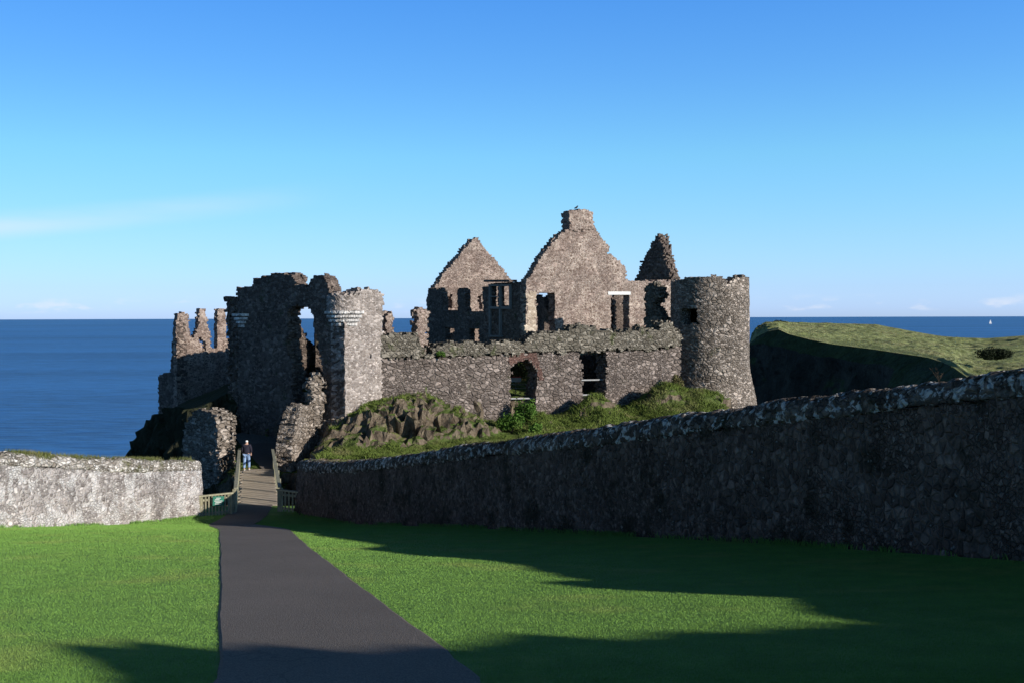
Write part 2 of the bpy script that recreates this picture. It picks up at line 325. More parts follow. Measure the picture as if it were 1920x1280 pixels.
# sea
t = NT('sea_water'); a = t.noise(t.map(t.tc, (.05, .16, .1)), 1, 5, .65); b2 = t.noise(t.map(t.tc, (.3, .7, .3)), 1, 4, .6); c2 = t.noise(t.map(t.tc, (.0012, .006, .01), (0, 0, .1)), 1, 4, .6)
col = t.ramp(t.math('ADD', t.math('MULTIPLY', a, .6), t.math('MULTIPLY', c2, .4)), [(.42, (.006, .066, .23)), (.58, (.026, .155, .45))])
M['sea'] = t.done(col, .4, t.bump(b2, .6, .5, t.bump(a, .8, 1.8)), .25)
# ------------------------------------------------------------------ voxel masonry
def masonry(name, mat, mapf, urange, zrange, thick, P, holes=(), cell=.16, rag=.13, relief=.035, parent=None, seed=0, kc=.3, edge3=.1, extra=None):
    u0, u1 = urange; z0, z1 = zrange
    nu = max(1, int(round((u1-u0)/cell))); nz = max(1, int(round((z1-z0)/cell))); nk = max(1, int(round(thick/kc)))
    I, J, K = np.meshgrid(np.arange(nu), np.arange(nz), np.arange(nk), indexing='ij')
    cu = u0+(I+.5)*(u1-u0)/nu; cz = z0+(J+.5)*(z1-z0)/nz
    # stones two cells long share a fate, so broken edges step like courses
    si = (I+(J//1 % 2))//2
    n1 = h3(si, J, K, seed+11)*2-1; n2 = h3(si, J, K, seed+12)*2-1
    m1 = fbm(cu*1.1, cz*1.1, K*.5+seed, 3, seed+5)
    pu = cu+n1*rag+m1*rag*.7; pz = cz+n2*rag*.7+m1*rag*.7
    on = inside(P, pu, pz)
    for H in holes: on &= ~inside(H, pu, pz)
    if extra is not None: on &= extra(pu, pz, K)
    pad = np.zeros((nu+2, nz+2, nk+2), bool); pad[1:-1, 1:-1, 1:-1] = on
    faces = []
    def vid(i, j, k): return (i*(nz+1)+j)*(nk+1)+k
    c = pad[1:-1, 1:-1, 1:-1]
    for ax, sgn in ((0, -1), (0, 1), (1, -1), (1, 1), (2, -1), (2, 1)):
        sl_ = [slice(1, -1)]*3; sl_[ax] = slice(0, -2) if sgn < 0 else slice(2, None)
        b = c & ~pad[tuple(sl_)]; i, j, k = np.nonzero(b); o = 1 if sgn > 0 else 0
        if ax == 0: q = [(i+o, j, k), (i+o, j+1, k), (i+o, j+1, k+1), (i+o, j, k+1)]
        elif ax == 1: q = [(i, j+o, k), (i, j+o, k+1), (i+1, j+o, k+1), (i+1, j+o, k)]
        else: q = [(i, j, k+o), (i+1, j, k+o), (i+1, j+1, k+o), (i, j+1, k+o)]
        if sgn < 0: q = q[::-1]
        faces.append(np.stack([vid(*p) for p in q], 1))
    F = np.concatenate(faces); used, inv = np.unique(F, return_inverse=True); F = inv.reshape(F.shape)
    vi = used//((nz+1)*(nk+1)); vj = used//(nk+1) % (nz+1); vk = used % (nk+1)
    u = u0+vi*(u1-u0)/nu; z = z0+vj*(z1-z0)/nz; w = vk*thick/nk
    u = u+(h3(vi, vj, vk, seed+1)-.5)*cell*.9; z = z+(h3(vi, vj, vk, seed+2)-.5)*cell*.7
    f1, f21, idv = worley(u*2.6+seed, z*4+seed, vk*.9, seed+31)
    w = w+(h3(vi, vj, vk, seed+3)-.5)*relief*1.1 - (idv-.5)*relief*1.4 - np.minimum(f21, .3)*relief + fbm(u*.4, z*.4, vk, 2, seed)*relief
    V = mapf(u, z, w)
    return mesh_obj(name, V, F, mat, parent)
def wall(name, mat, A, B, thick, pts, holes=(), parent=None, off=0, pixels=True, zbase=None, clean=False, **kw):
    """straight wall; front face through A,B, body behind it (to the left of A->B)"""
    A2, B2 = np.array(A[:2], float), np.array(B[:2], float); t = (B2-A2)/np.linalg.norm(B2-A2); n = np.array([-t[1], t[0]])
    if n @ A2 < 0: n = -n              # body away from the camera
    P = poly(pts, A, B) if pixels else list(pts); H = [poly(h, A, B) if pixels else list(h) for h in holes]
    if zbase is not None: P = [(u, zbase if z < zbase+.3 else z) for u, z in P]
    if clean: P = [(-1.0 if u < .2 else u, z) for u, z in P]
    us = [p[0] for p in P]; zs = [p[1] for p in P]
    flip = np.cross(t, n) < 0
    def mf(u, z, w): q = A2[:, None]+t[:, None]*u+n[:, None]*(w+off); return np.stack([q[0], q[1], z], 1)
    o = masonry(name, mat, mf, (0 if clean else min(us)-.2, max(us)+.2), (min(zs)-.2, max(zs)+.2), thick, P, H, **kw)
    if parent is not None: rebase(o, parent)
    return o
def along(A, ang, L): return (A[0]+math.cos(R_(ang))*L, A[1]+math.sin(R_(ang))*L)
# ------------------------------------------------------------------ mainland ground
PY = [-60, 0, 15, 20, 30, 35, 40, 45, 49, 60]; PZ = [4.5, -1.6, -3.7, -4.4, -5.95, -6.85, -7.75, -8.4, -8.54, -8.8]
def prof(y):
    y = np.asarray(y, float); return (np.interp(y-1.5, PY, PZ)+np.interp(y, PY, PZ)*2+np.interp(y+1.5, PY, PZ))/4
def yard(x, y): return prof(y)+.03*np.maximum(x, 0)
LW = [(-28., -14.), (-22., 10.), (-17.9, 27.), (-16.3, 34.), (-15.1, 39.), (-13.2, 45.2)]
RW_A = (-9.35, 46.2); RW_B = (7.4, 15.4); rwd = np.array([RW_B[0]-RW_A[0], RW_B[1]-RW_A[1]]); rwl = np.linalg.norm(rwd); rwd /= rwl
RW_E = tuple(np.array(RW_B)+rwd*24)
def ss(x, a, b): t = np.clip((x-a)/(b-a), 0, 1); return t*t*(3-2*t)
def ground_z(x, y):
    z = yard(x, y)
    lx = np.interp(y, [p[1] for p in LW], [p[0] for p in LW])
    e = lx-1.0-x
    z = np.where(e > 0, z-.9*ss(e, 0, 4)-np.maximum(e-4, 0)*2.6, z)
    sright = x-(RW_A[0]+rwd[0]/(rwd[1])*(y-RW_A[1]))
    far = np.where(sright > 1, 48.2, 48.6)+fbm(x*.2, y*.1, 0, 3, 3)*.6*(np.abs(x+11.3) > 2)
    z = z-3.2*np.maximum(y-far, 0)
    return np.maximum(z, -41)
xs = np.concatenate([np.arange(-60, -20, 1.), np.arange(-20, 14, .4), np.arange(14, 90, 1.5)]); ys = np.concatenate([np.arange(-60, 0, 1.5), np.arange(0, 64, .4)])
def grid_mesh(name, xs, ys, zf, mat, smooth=True):
    Xg, Yg = np.meshgrid(xs, ys, indexing='ij'); Zg = zf(Xg, Yg); n, m = Xg.shape
    i, j = np.meshgrid(np.arange(n-1), np.arange(m-1), indexing='ij'); a = (i*m+j).ravel()
    return mesh_obj(name, np.stack([Xg, Yg, Zg], -1).reshape(-1, 3), np.stack([a, a+m, a+m+1, a+1], 1), mat, smooth=smooth)
struct(grid_mesh('ground', xs, ys, ground_z, M['lawn']))
# path edges read as (left x, right x) by distance
def path_edges(y):
    yl = [-10, 8, 20.5, 29.6, 36, 40, 49]; L = [-1.0, -2.23, -5.66, -8.2, -10.3, -11.45, -12.8]; Rr = [.6, -.24, -3.86, -6.2, -8.3, -9.7, -11.0]
    return np.interp(y, yl, L), np.interp(y, yl, Rr)
ysP = np.arange(-10, 48.7, .2); xl, xr = path_edges(ysP)
xl = xl+fbm(ysP*.9, 0, 0, 3, 21)*.015; xr = xr+fbm(ysP*1.5, 5, 0, 3, 22)*.02
c = np.array([0, .015, .2, .4, .5, .6, .8, .985, 1]); Vp = np.stack([xl[:, None]+(xr-xl)[:, None]*c, np.repeat(ysP[:, None], 9, 1), yard(xl[:, None]+(xr-xl)[:, None]*c, ysP[:, None])+.018], -1)
Vp[:, 0, 2] -= .012; Vp[:, -1, 2] -= .012
i, j = np.meshgrid(np.arange(len(ysP)-1), np.arange(8), indexing='ij'); a = (i*9+j).ravel()
struct(mesh_obj('path', Vp.reshape(-1, 3), np.stack([a, a+1, a+10, a+9], 1), M['asphalt']))
# grass blades -----------------------------------------------------------------
def blades(name, P, hgt, wid, lean, mat, kindlabel=None, seg=1):
    n = len(P); ang = rng.uniform(0, 2*math.pi, n); d = np.stack([np.cos(ang), np.sin(ang), np.zeros(n)], 1)
    la = rng.uniform(0, 2*math.pi, n); ld = np.stack([np.cos(la), np.sin(la), np.zeros(n)], 1)
    h = hgt*rng.uniform(.5, 1.25, n) if np.isscalar(hgt) else hgt*rng.uniform(.6, 1.2, n); w = wid*rng.uniform(.6, 1.3, n)
    a = P-d*w[:, None]/2; b = P+d*w[:, None]/2
    L = ld*(h*lean*rng.uniform(.2, 1.2, n))[:, None]
    if seg == 1:
        tip = P+L; tip[:, 2] += h; V = np.stack([a, b, tip], 1).reshape(-1, 3); F = np.arange(3*n).reshape(n, 3)
    else:
        m1 = a+L*.35; m2 = b+L*.35; m1[:, 2] += h*.6; m2[:, 2] += h*.6; tip = P+L*1.2; tip[:, 2] += h*.95
        V = np.stack([a, b, m2, m1, tip, tip], 1).reshape(-1, 3); k = np.arange(n)*6
        F = np.concatenate([np.stack([k, k+1, k+2, k+3], 1), np.stack([k+3, k+2, k+4, k+5], 1)])
        tiny = V.reshape(n, 6, 3); tiny[:, 5] += d*.002; V = tiny.reshape(-1, 3)
    o = mesh_obj(name, V, F, mat); o['kind'] = 'stuff'
    return o
N = 1500000
dd = 7.2+(rng.random(N)**1.7)*38; xx = rng.uniform(-.56, .5, N)*dd
pl, pr = path_edges(dd); wob = .035*rng.normal(size=N)+.012+.02*vnoise(dd*4, xx*0, 0, 8)+.02*vnoise(dd*11, xx*0, 0, 9)
ok = ((xx < pl+wob) | (xx > pr-wob))
lx = np.interp(dd, [p[1] for p in LW], [p[0] for p in LW]); rx = RW_A[0]+rwd[0]/rwd[1]*(dd-RW_A[1])
ok &= (xx > lx+.3) & (xx < rx-.3)
P = np.stack([xx, dd, yard(xx, dd)-.005], 1)[ok]
hh = .012+.0006*P[:, 1]; g = blades('grass', P, hh, .0010+.00045*P[:, 1], .6, M['blade'])
tag(g, 'short mown green grass covering the lawns on both sides of the path', 'grass')
# ------------------------------------------------------------------ the two long walls of the approach
def long_wall(pts, hs, thick, name, label, cat, m_face, m_cap, caph=.38, step=.07, vstep=.07, bulge=.12, seed=0, end_round=False, camside=1):
    """pts: plan polyline of the face line seen by the camera; body extends to the right hand of travel*camside"""
    P = np.array(pts, float); seg = np.linalg.norm(np.diff(P, axis=0), axis=1); s = np.concatenate([[0], np.cumsum(seg)]); L = s[-1]
    n = int(L/step); u = np.linspace(0, L, n+1); px = np.interp(u, s, P[:, 0]); py = np.interp(u, s, P[:, 1])
    tx = np.gradient(px, u); ty = np.gradient(py, u); tl = np.hypot(tx, ty); tx /= tl; ty /= tl; nx, ny = ty*camside, -tx*camside   # away from yard
    H = np.interp(u, [h[0] for h in hs], [h[1] for h in hs]); g = yard(px, py)-.15
    base = thing(name, (px[n//2], py[n//2], g[n//2]), label, cat)
    def surf(prof2, part, mat, capf):
        # prof2: list of (w, z/H fraction or offset) -> arrays
        W_ = np.array([p[0] for p in prof2]); Zt = np.array([p[1] for p in prof2]); rel = np.array([p[2] for p in prof2])
        m = len(W_)
        U, Wg = np.meshgrid(u, W_, indexing='ij'); top = (g+H)[:, None]
        Zg = np.where(rel[None, :] > 0, top+Zt[None, :], g[:, None]+(H[:, None]-caph+.0)*Zt[None, :])
        dW = np.gradient(W_); dZ = np.gradient(np.where(rel > 0, Zt+3, Zt*2.3)); ln = np.hypot(dW, dZ)+1e-6
        nW = -dZ/ln; nZ = dW/ln
        f1, f21, idv = worley(U*(4.4 if capf else 6.0), Zg*(4.4 if capf else 6.6), Wg*4.4, seed)
        disp = (idv-.5)*(.055 if capf else .035)+np.minimum(f21, .35)*(.085 if capf else .06)+fbm(U*9, Zg*9, Wg*9, 2, seed+4)*.012+fbm(U*.6, Zg*.5, Wg, 2, seed+9)*(.06 if capf else .04)
        Wd = Wg+nW[None, :]*disp; Zd = Zg+nZ[None, :]*disp
        Xd = px[:, None]+nx[:, None]*Wd+tx[:, None]*fbm(U*4, Zg*4, Wg*4, 2, 7)*.02; Yd = py[:, None]+ny[:, None]*Wd
        i, j = np.meshgrid(np.arange(n), np.arange(m-1), indexing='ij'); a = (i*m+j).ravel()
        F = np.stack([a, a+1, a+m+1, a+m], 1)
        caps = []
        V = np.stack([Xd, Yd, Zd], -1).reshape(-1, 3)
        # close the two ends with a fan
        for e in (0, n):
            cidx = len(V); V = np.concatenate([V, V[e*m:(e+1)*m].mean(0, keepdims=True)])
            k = np.arange(m-1); caps.append(np.stack([e*m+k, e*m+k+1, np.full(m-1, cidx), np.full(m-1, cidx)], 1))
            caps.append(np.array([[e*m+m-1, e*m, cidx, cidx]]))
        o = mesh_obj(part, V, F, mat, smooth=True)
        tri = np.concatenate(caps)[:, :3]; o2v = V
        import bmesh as _b; bm = _b.new(); bm.from_mesh(o.data); bm.verts.ensure_lookup_table()
        for t3 in tri:
            try: bm.faces.new([bm.verts[int(q)] for q in t3])
            except Exception: pass
        bm.to_mesh(o.data); bm.free(); return rebase(o, base)
    nvz = int(2.3/vstep)
    face = [(-bulge*(1-k/nvz), k/nvz, 0) for k in range(nvz+1)]+[(0, 1., 0)]+[(thick*q, 1., 0) for q in (.25, .5, .75, 1.)]+[(thick+bulge*(1-k/10), k/10, 0) for k in range(9, -1, -1)]
    surf(face, 'face', m_face, False)
    nc = int((caph*2+thick)/vstep); cap = []
    for k in range(nc+1):
        a_ = math.pi*k/nc; ca, sa_ = math.cos(a_), math.sin(a_)
        ww = thick/2-(thick/2+.035)*math.copysign(abs(ca)**.8, ca); cap.append((ww, -caph+(caph)*abs(sa_)**.75, 1))
    cap = [(0.02, -caph-.03, 1)]+cap+[(thick-.02, -caph-.03, 1)]
    surf(cap, 'coping', m_cap, True)
    return base
rw_pts = [RW_A, RW_B, RW_E]
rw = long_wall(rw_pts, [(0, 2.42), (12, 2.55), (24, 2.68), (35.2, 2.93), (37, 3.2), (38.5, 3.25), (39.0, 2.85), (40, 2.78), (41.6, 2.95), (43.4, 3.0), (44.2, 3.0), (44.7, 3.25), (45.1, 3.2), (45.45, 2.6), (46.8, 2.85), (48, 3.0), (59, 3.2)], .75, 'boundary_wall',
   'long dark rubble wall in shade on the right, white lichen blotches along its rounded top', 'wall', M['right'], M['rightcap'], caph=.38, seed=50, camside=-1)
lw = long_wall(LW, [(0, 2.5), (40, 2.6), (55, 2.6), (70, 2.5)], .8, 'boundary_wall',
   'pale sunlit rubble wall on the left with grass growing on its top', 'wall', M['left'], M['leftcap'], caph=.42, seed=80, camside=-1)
def wall_top_grass(name, pts, hs, thick, f0, f1, n, hgt, mat, camside, label, wrange_=(.1, .9)):
    P = np.array(pts, float); seg = np.linalg.norm(np.diff(P, axis=0), axis=1); s = np.concatenate([[0], np.cumsum(seg)])
    u = rng.uniform(f0, f1, n*3); keep = fbm(u*.9, 0, 0, 3, 90) + rng.uniform(-.4, .4, n*3) > -.25; u = u[keep][:n]
    x = np.interp(u, s, P[:, 0]); y = np.interp(u, s, P[:, 1]); e = .2
    tx = np.interp(u+e, s, P[:, 0])-np.interp(u-e, s, P[:, 0]); ty = np.interp(u+e, s, P[:, 1])-np.interp(u-e, s, P[:, 1]); l = np.hypot(tx, ty); tx /= l; ty /= l
    w = rng.uniform(*wrange_, len(u))*thick; H = np.interp(u, [h[0] for h in hs], [h[1] for h in hs])
    drop = .3*np.abs(w/thick*2-1)**2.5
    Q = np.stack([x+ty*camside*w, y-tx*camside*w, yard(x, y)-.15+H-drop-.0], 1)
    return tag(blades(name, Q, hgt, .022, .8, mat, seg=1), label, 'grass')
wall_top_grass('grass', LW, [(0, 2.5), (40, 2.6), (55, 2.6), (70, 2.5)], .8, 38, sum(np.linalg.norm(np.diff(np.array(LW), axis=0), axis=1))-.2, 9000, .15, M['wallgrass'], -1, 'dry grass growing along the top of the pale left wall')
wall_top_grass('grass', rw_pts, [(0, 2.42), (12, 2.55), (24, 2.65)], .75, 0, 22, 3600, .08, M['wallgrass'], -1, 'thin grass along the far low end of the dark right wall', (.35, .9))
def foot_grass(pts, n, side, label):
    P = np.array(pts, float); seg = np.linalg.norm(np.diff(P, axis=0), axis=1); s = np.concatenate([[0], np.cumsum(seg)])
    u = rng.uniform(0, s[-1], n*2); u = u[(fbm(u*.8, 0, 0, 3, 95)+rng.uniform(-.5, .5, n*2)) > 0][:n]
    x = np.interp(u, s, P[:, 0]); y = np.interp(u, s, P[:, 1]); tx = np.interp(u+.3, s, P[:, 0])-np.interp(u-.3, s, P[:, 0]); ty = np.interp(u+.3, s, P[:, 1])-np.interp(u-.3, s, P[:, 1]); l = np.hypot(tx, ty)
    w = .1+np.abs(rng.normal(size=len(u)))*.1; x2 = x+side*ty/l*w; y2 = y-side*tx/l*w
    return tag(blades('grass', np.stack([x2, y2, yard(x2, y2)-.01], 1), .13, .014, .7, M['blade'], seg=2), label, 'grass')
foot_grass([RW_A, RW_B], 5000, 1, 'uncut tufts of grass along the foot of the dark right wall')
foot_grass(LW[2:], 4000, 1, 'uncut tufts of grass along the foot of the pale left wall')
# ------------------------------------------------------------------ castle rock
C_ = (-9.77, 62.0); GL = along(C_, 140, 10.3); GR = along(C_, 50, 2.94)
CA = (GR[0]-.05, GR[1]+.05); CANG = 28.0
CB = along(CA, CANG, 22.6)
ct = np.array([math.cos(R_(CANG)), math.sin(R_(CANG))]); cnv = np.array([ct[1], -ct[0]])     # curtain direction and outward (toward camera) normal
TC = (xat(1331, 78), 78.0); TR = 2.82
def rock_z(x, y, detail=True):
    dx, dy = x-CA[0], y-CA[1]; u = dx*ct[0]+dy*ct[1]; f = dx*cnv[0]+dy*cnv[1]     # u along, f toward the camera
    inner = -5.3+0*x
    # in front of the curtain
    toe = -6.75-.09*np.clip(f, 0, 9)-np.maximum(f-9.5, 0)*1.6
    zf = toe+.9*ss(u, 12, 20)
    # rocky knoll at the left end
    kn = (1.85-.25*ss(u, 1, -2))*ss(u, 6.8, 2.6)*ss(f, 4.6+.5*np.sin(u*1.7), 2.0+.4*np.sin(u*2.9))
    kn = kn*ss(u, -5.0, -.8)+.0
    zf = zf+kn
    for (cu, cf, h, su, sf) in ((13.9, 1.9, 1.75, 1.7, 1.9), (19.4, 2.2, 1.5, 1.8, 1.6), (22.3, 3.4, .95, 1.5, 1.5), (10.3, 1.3, .5, 1.0, 1.2)):
        zf = zf+h*np.exp(-((u-cu)/su)**2-((f-cf)/sf)**2)
    z = zf+(inner-zf)*ss(f, .2, -.7)
    # courtyard bank seen through the arch
    z = z+1.5*np.exp(-((u-7.6)/1.8)**2-((f+6.5)/1.8)**2)
    # rises behind to the plateau of the house
    z = z+2.2*ss(f, -5, -12)
    # entrance landing in front of the gatehouse
    gt = np.array([math.cos(R_(140)), math.sin(R_(140))]); gn = np.array([math.cos(R_(-130)), math.sin(R_(-130))])
    gx, gy = x-C_[0], y-C_[1]; gu = gx*gt[0]+gy*gt[1]; gf = gx*gn[0]+gy*gn[1]
    land = np.interp(y, [60.0, 64, 67], [-8.6, -7.55, -7.42])
    k = ss(x, -10.3, -11.6)*ss(gf, -.6, -.1); z = z*(1-k)+land*k
    # inside the gatehouse and the slope to the left of it
    k2 = ss(gu, 10.0, 11.0)*ss(x, -15.5, -18); hill = -4.1-.18*np.maximum(73-y, 0)-.42*np.maximum(-18.5-x, 0); z = z*(1-k2)+hill*k2
    # west cliff to the sea
    edge = -25.6+fbm(y*.25, 0, 0, 3, 61)*.9-.9+.6*np.clip(78-y, 0, 22)
    e = edge-x; z = z-np.where(e > 0, 1.25*e+.09*e*e+.0, 0)
    # chasm in front, below the bridge, and behind
    wid = ss(x, -16.5, -14.2)
    front = np.interp(x, [-60, -17, -15], [50, 50, 59.2])
    front = np.where(x > -10.5, 55.5+.0*x, front)
    z = z-2.2*np.maximum(front-y, 0)
    z = z-3*np.maximum(y-118, 0)-9*np.maximum(x-14.9-.2*(y-74), 0)
    if detail:
        rough = np.clip(ss(f, 6.5, 3)*ss(f, .3, 1.2)*ss(u, 8.5, 5)*ss(u, -6, -3), 0, 1)*(1-ss(x, -10.5, -11.5))
        f1, f21, idv = worley(x*.75+fbm(x, y, 0, 2, 5)*.4, y*.75, np.zeros_like(x), 71)
        wx, wy = x+fbm(x*.7, y*.7, 3, 3, 81)*1.1, y+fbm(x*.7, y*.7, 9, 3, 82)*1.1
        z = z+rough*(.3*(1-2*np.abs(fbm(wx*.55, wy*.8, 0, 3, 83)))+(idv-.5)*.5+fbm(wx*1.7, wy*1.7, 0, 4, 72)*.25)
        z = z+(1-k)*fbm(x*.5, y*.5, 0, 4, 73)*.16+ss(e, 0, 2)*fbm(x*.6, y*.6, z*.3, 4, 74)*1.5
    return np.maximum(z, -41)
xs = np.concatenate([np.arange(-60, -31, 1.), np.arange(-31, 20, .22), np.arange(20, 46, 1.5)]); ys = np.concatenate([np.arange(30, 50, 2.), np.arange(50, 78, .22), np.arange(78, 135, 1.0)])
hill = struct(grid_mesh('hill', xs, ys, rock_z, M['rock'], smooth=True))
nv_ = len(hill.data.vertices); co = np.empty(nv_*3, np.float32); no = np.empty(nv_*3, np.float32)
hill.data.vertices.foreach_get('co', co); hill.data.vertices.foreach_get('normal', no); co = co.reshape(-1, 3); no = no.reshape(-1, 3)
st_ = ss(no[:, 2], .85, .55)*(co[:, 2] > -20)
px_, py_, pz_ = co[:, 0]+fbm(co[:, 0]*.8, co[:, 1]*.8, co[:, 2]*.8, 2, 91)*.5, co[:, 1], co[:, 2]+fbm(co[:, 0]*.8, co[:, 1]*.8, co[:, 2]*.8, 2, 92)*.5
w1, w2, w3 = worley(px_*1.1, py_*1.1, pz_*1.6, 93)
v1, v2, v3 = worley(px_*2.3, py_*2.3, pz_*3.2, 97)
co += no*(st_*((w3-.5)*.95+np.minimum(w2, .2)*.5-.1+(v3-.5)*.32+fbm(px_*2, py_*2, pz_*2.4, 3, 94)*.1))[:, None]
pn = np.empty(len(hill.data.polygons)*3, np.float32); hill.data.polygons.foreach_get('normal', pn); hill.data.polygons.foreach_set('use_smooth', (pn.reshape(-1, 3)[:, 2] > .86))
hill.data.vertices.foreach_set('co', co.ravel()); hill.data.update()
# ------------------------------------------------------------------ gatehouse
GC = -9.0
gate = thing('gatehouse', (-13, 66, -8), 'tall roofless gatehouse with a broken doorway and corner turrets, left of the castle front', 'gatehouse')
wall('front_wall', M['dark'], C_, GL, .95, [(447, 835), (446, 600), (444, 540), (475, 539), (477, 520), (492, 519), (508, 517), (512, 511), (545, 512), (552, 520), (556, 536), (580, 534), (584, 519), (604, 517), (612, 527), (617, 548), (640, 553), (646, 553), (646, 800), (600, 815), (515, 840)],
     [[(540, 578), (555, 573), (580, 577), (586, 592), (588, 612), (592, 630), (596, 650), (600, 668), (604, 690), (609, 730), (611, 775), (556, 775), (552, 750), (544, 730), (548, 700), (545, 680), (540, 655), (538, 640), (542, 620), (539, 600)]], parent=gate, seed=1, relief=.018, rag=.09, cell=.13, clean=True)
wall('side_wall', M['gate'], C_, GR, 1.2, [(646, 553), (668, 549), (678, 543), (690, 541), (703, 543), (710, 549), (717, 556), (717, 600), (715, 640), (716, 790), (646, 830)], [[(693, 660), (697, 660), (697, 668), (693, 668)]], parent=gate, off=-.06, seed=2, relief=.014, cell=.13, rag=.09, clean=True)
GB = along(GL, 50, 5.5)
def plainwall(name, mat, A, B, th, z0, z1, parent, seed=0, holes=(), tops=None, **kw):
    L = math.dist(A, B); top = [(u*L, z1+dz) for u, dz in (tops or [(1, 0), (.8, .15), (.55, -.2), (.3, .2), (0, 0)])]
    return wall(name, mat, A, B, th, [(0, z0), (L, z0)]+top, holes, parent=parent, pixels=False, seed=seed, **kw)
plainwall('left_wall', M['dark'], GL, GB, 1.1, -9, 1.2, gate, 3, tops=[(1, -3), (.8, -2), (.55, -1.2), (.3, -.2), (0, .3)])
XW = wall('cross_wall', M['dark'], (-12.9, 70.0), (-14.9, 80.5), .6, [(0, -9), (10.7, -9), (10.7, -.4), (7, .3), (4, 1.0), (1.5, 1.5), (0, 1.6)], parent=gate, pixels=False, seed=4)  # unseen rear wall, placed and sloped to shade the cliff-edge piers
def ring_part(name, mat, cx, cy, r0, r1, z0, z1, a0, a1, parent, seed, tops=None, cell=.14, thick=.45, rfun=None, holes=(), rag=.1, relief=.04):
    rm = (r0+r1)/2; L = R_(a1-a0)*rm
    Pp = [(0, z0), (L, z0)]+([(R_(a-a0)*rm, z) for a, z in reversed(tops)] if tops else [(L, z1), (0, z1)])
    Hh = [[(R_(a-a0)*rm, z) for a, z in h] for h in holes]
    def mf(u, z, w):
        a = R_(a0)+u/rm; r = (rfun(z) if rfun is not None else r0+(r1-r0)*np.clip((z-z0)/(z1-z0), 0, 1))-w
        return np.stack([cx+r*np.cos(a), cy+r*np.sin(a), z], 1)
    zt = max(p[1] for p in Pp)
    o = masonry(name, mat, mf, (0, L), (z0, zt+.2), thick, Pp, Hh, cell=cell, seed=seed, rag=rag, relief=relief, kc=.25)
    return rebase(o, parent)
def zpx(py, d, px=640): return at(px, py, d)[2]
# corbelled turrets
tcx, tcy = C_[0]-.1, C_[1]+.85
def corbels(cx, cy, ztop, rtop, d0, parent, a0, a1, n=4):
    for i in range(n):
        h = .235; z1 = ztop-i*h; r = rtop-i*.12
        mb = MB(); k = 22
        for q in range(k):
            b0 = R_(a0+(a1-a0)*q/k); b1 = R_(a0+(a1-a0)*(q+.93)/k); r2 = r+random.uniform(-.015, .03); zz0 = z1-h+.025+random.uniform(-.01, .01)
            mb.quad_box([(cx+.2*math.cos(b0), cy+.2*math.sin(b0), zz0), (cx+r2*math.cos(b0), cy+r2*math.sin(b0), zz0+.05), (cx+r2*math.cos(b1), cy+r2*math.sin(b1), zz0+.05), (cx+.2*math.cos(b1), cy+.2*math.sin(b1), zz0),
                         (cx+.2*math.cos(b0), cy+.2*math.sin(b0), z1), (cx+r2*math.cos(b0), cy+r2*math.sin(b0), z1), (cx+r2*math.cos(b1), cy+r2*math.sin(b1), z1), (cx+.2*math.cos(b1), cy+.2*math.sin(b1), z1)])
        mb.build('corbel_course', M['corbel'], rebase_to=parent)
zc = zpx(583, 62)
ring_part('turret', M['gate'], tcx, tcy, 1.0, 1.0, zc, zpx(552, 62), -200, 20, gate, 5, cell=.13)
corbels(tcx, tcy, zc, 1.14, 62, gate, -190, 15)
lx_, ly_ = GL[0]+.75, GL[1]-.1
zc2 = zpx(588, 68, 450); corbels(lx_-.1, ly_+.2, zc2, .98, 68, gate, -230, -20)
# ruin seen through the broken doorway
bk = along(along(C_, 140, 3.5), 50, 6)
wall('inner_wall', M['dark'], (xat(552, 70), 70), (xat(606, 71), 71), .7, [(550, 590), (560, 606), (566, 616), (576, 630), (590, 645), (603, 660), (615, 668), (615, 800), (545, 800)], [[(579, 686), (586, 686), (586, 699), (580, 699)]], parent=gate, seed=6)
# ------------------------------------------------------------------ curtain wall
cur = thing('curtain_wall', (CA[0]+10, CA[1]+5, -7), 'long sunlit stone curtain wall with two openings, joining gatehouse and round tower', 'wall')
STR = [(706, 673), (870, 668), (955, 664), (1060, 661), (1180, 659), (1275, 651)]
ARCH = [(957, 800), (956, 720), (958, 690), (966, 680), (976, 674), (990, 675), (1001, 684), (1006, 694), (1008, 710), (1004, 740), (1001, 800)]
wall('lower_wall', M['curtain'], CA, CB, 1.3, STR+[(1275, 790), (1100, 815), (900, 830), (706, 800)], [ARCH, [(1092, 747), (1091, 676), (1087, 672), (1087, 650), (1137, 650), (1136, 747)]], parent=cur, seed=10, relief=.022, cell=.13, rag=.08)
TOP = [(706, 632), (718, 628), (735, 627), (775, 627), (785, 634), (793, 648), (800, 660), (806, 664), (811, 652), (822, 644), (840, 640), (858, 644), (880, 638), (900, 640), (912, 647), (925, 643), (945, 637), (965, 640), (980, 643), (990, 634), (1003, 625), (1030, 624), (1060, 622), (1068, 613), (1090, 609), (1112, 612), (1118, 620), (1160, 621), (1195, 617), (1205, 612), (1214, 618), (1233, 618), (1236, 605), (1250, 603), (1263, 606), (1265, 618), (1275, 619)]
wall('parapet', M['parapet'], CA, CB, 1.2, TOP+[(x, y-1.5) for x, y in STR[::-1]], [[(1087, 662), (1137, 657), (1137, 670), (1087, 670)]], parent=cur, off=-.12, seed=11, relief=.035, rag=.13, cell=.13)
# red brick relieving arch over the opening
wall('brick_arch', M['brick'], CA, CB, .5, [(954, 664), (1004, 662), (1010, 674), (1016, 690), (1019, 712), (1011, 716), (1008, 697), (1001, 684), (990, 675), (976, 674), (966, 680), (960, 684), (954, 676)], parent=cur, off=-.04, seed=12, rag=.07, relief=.03)
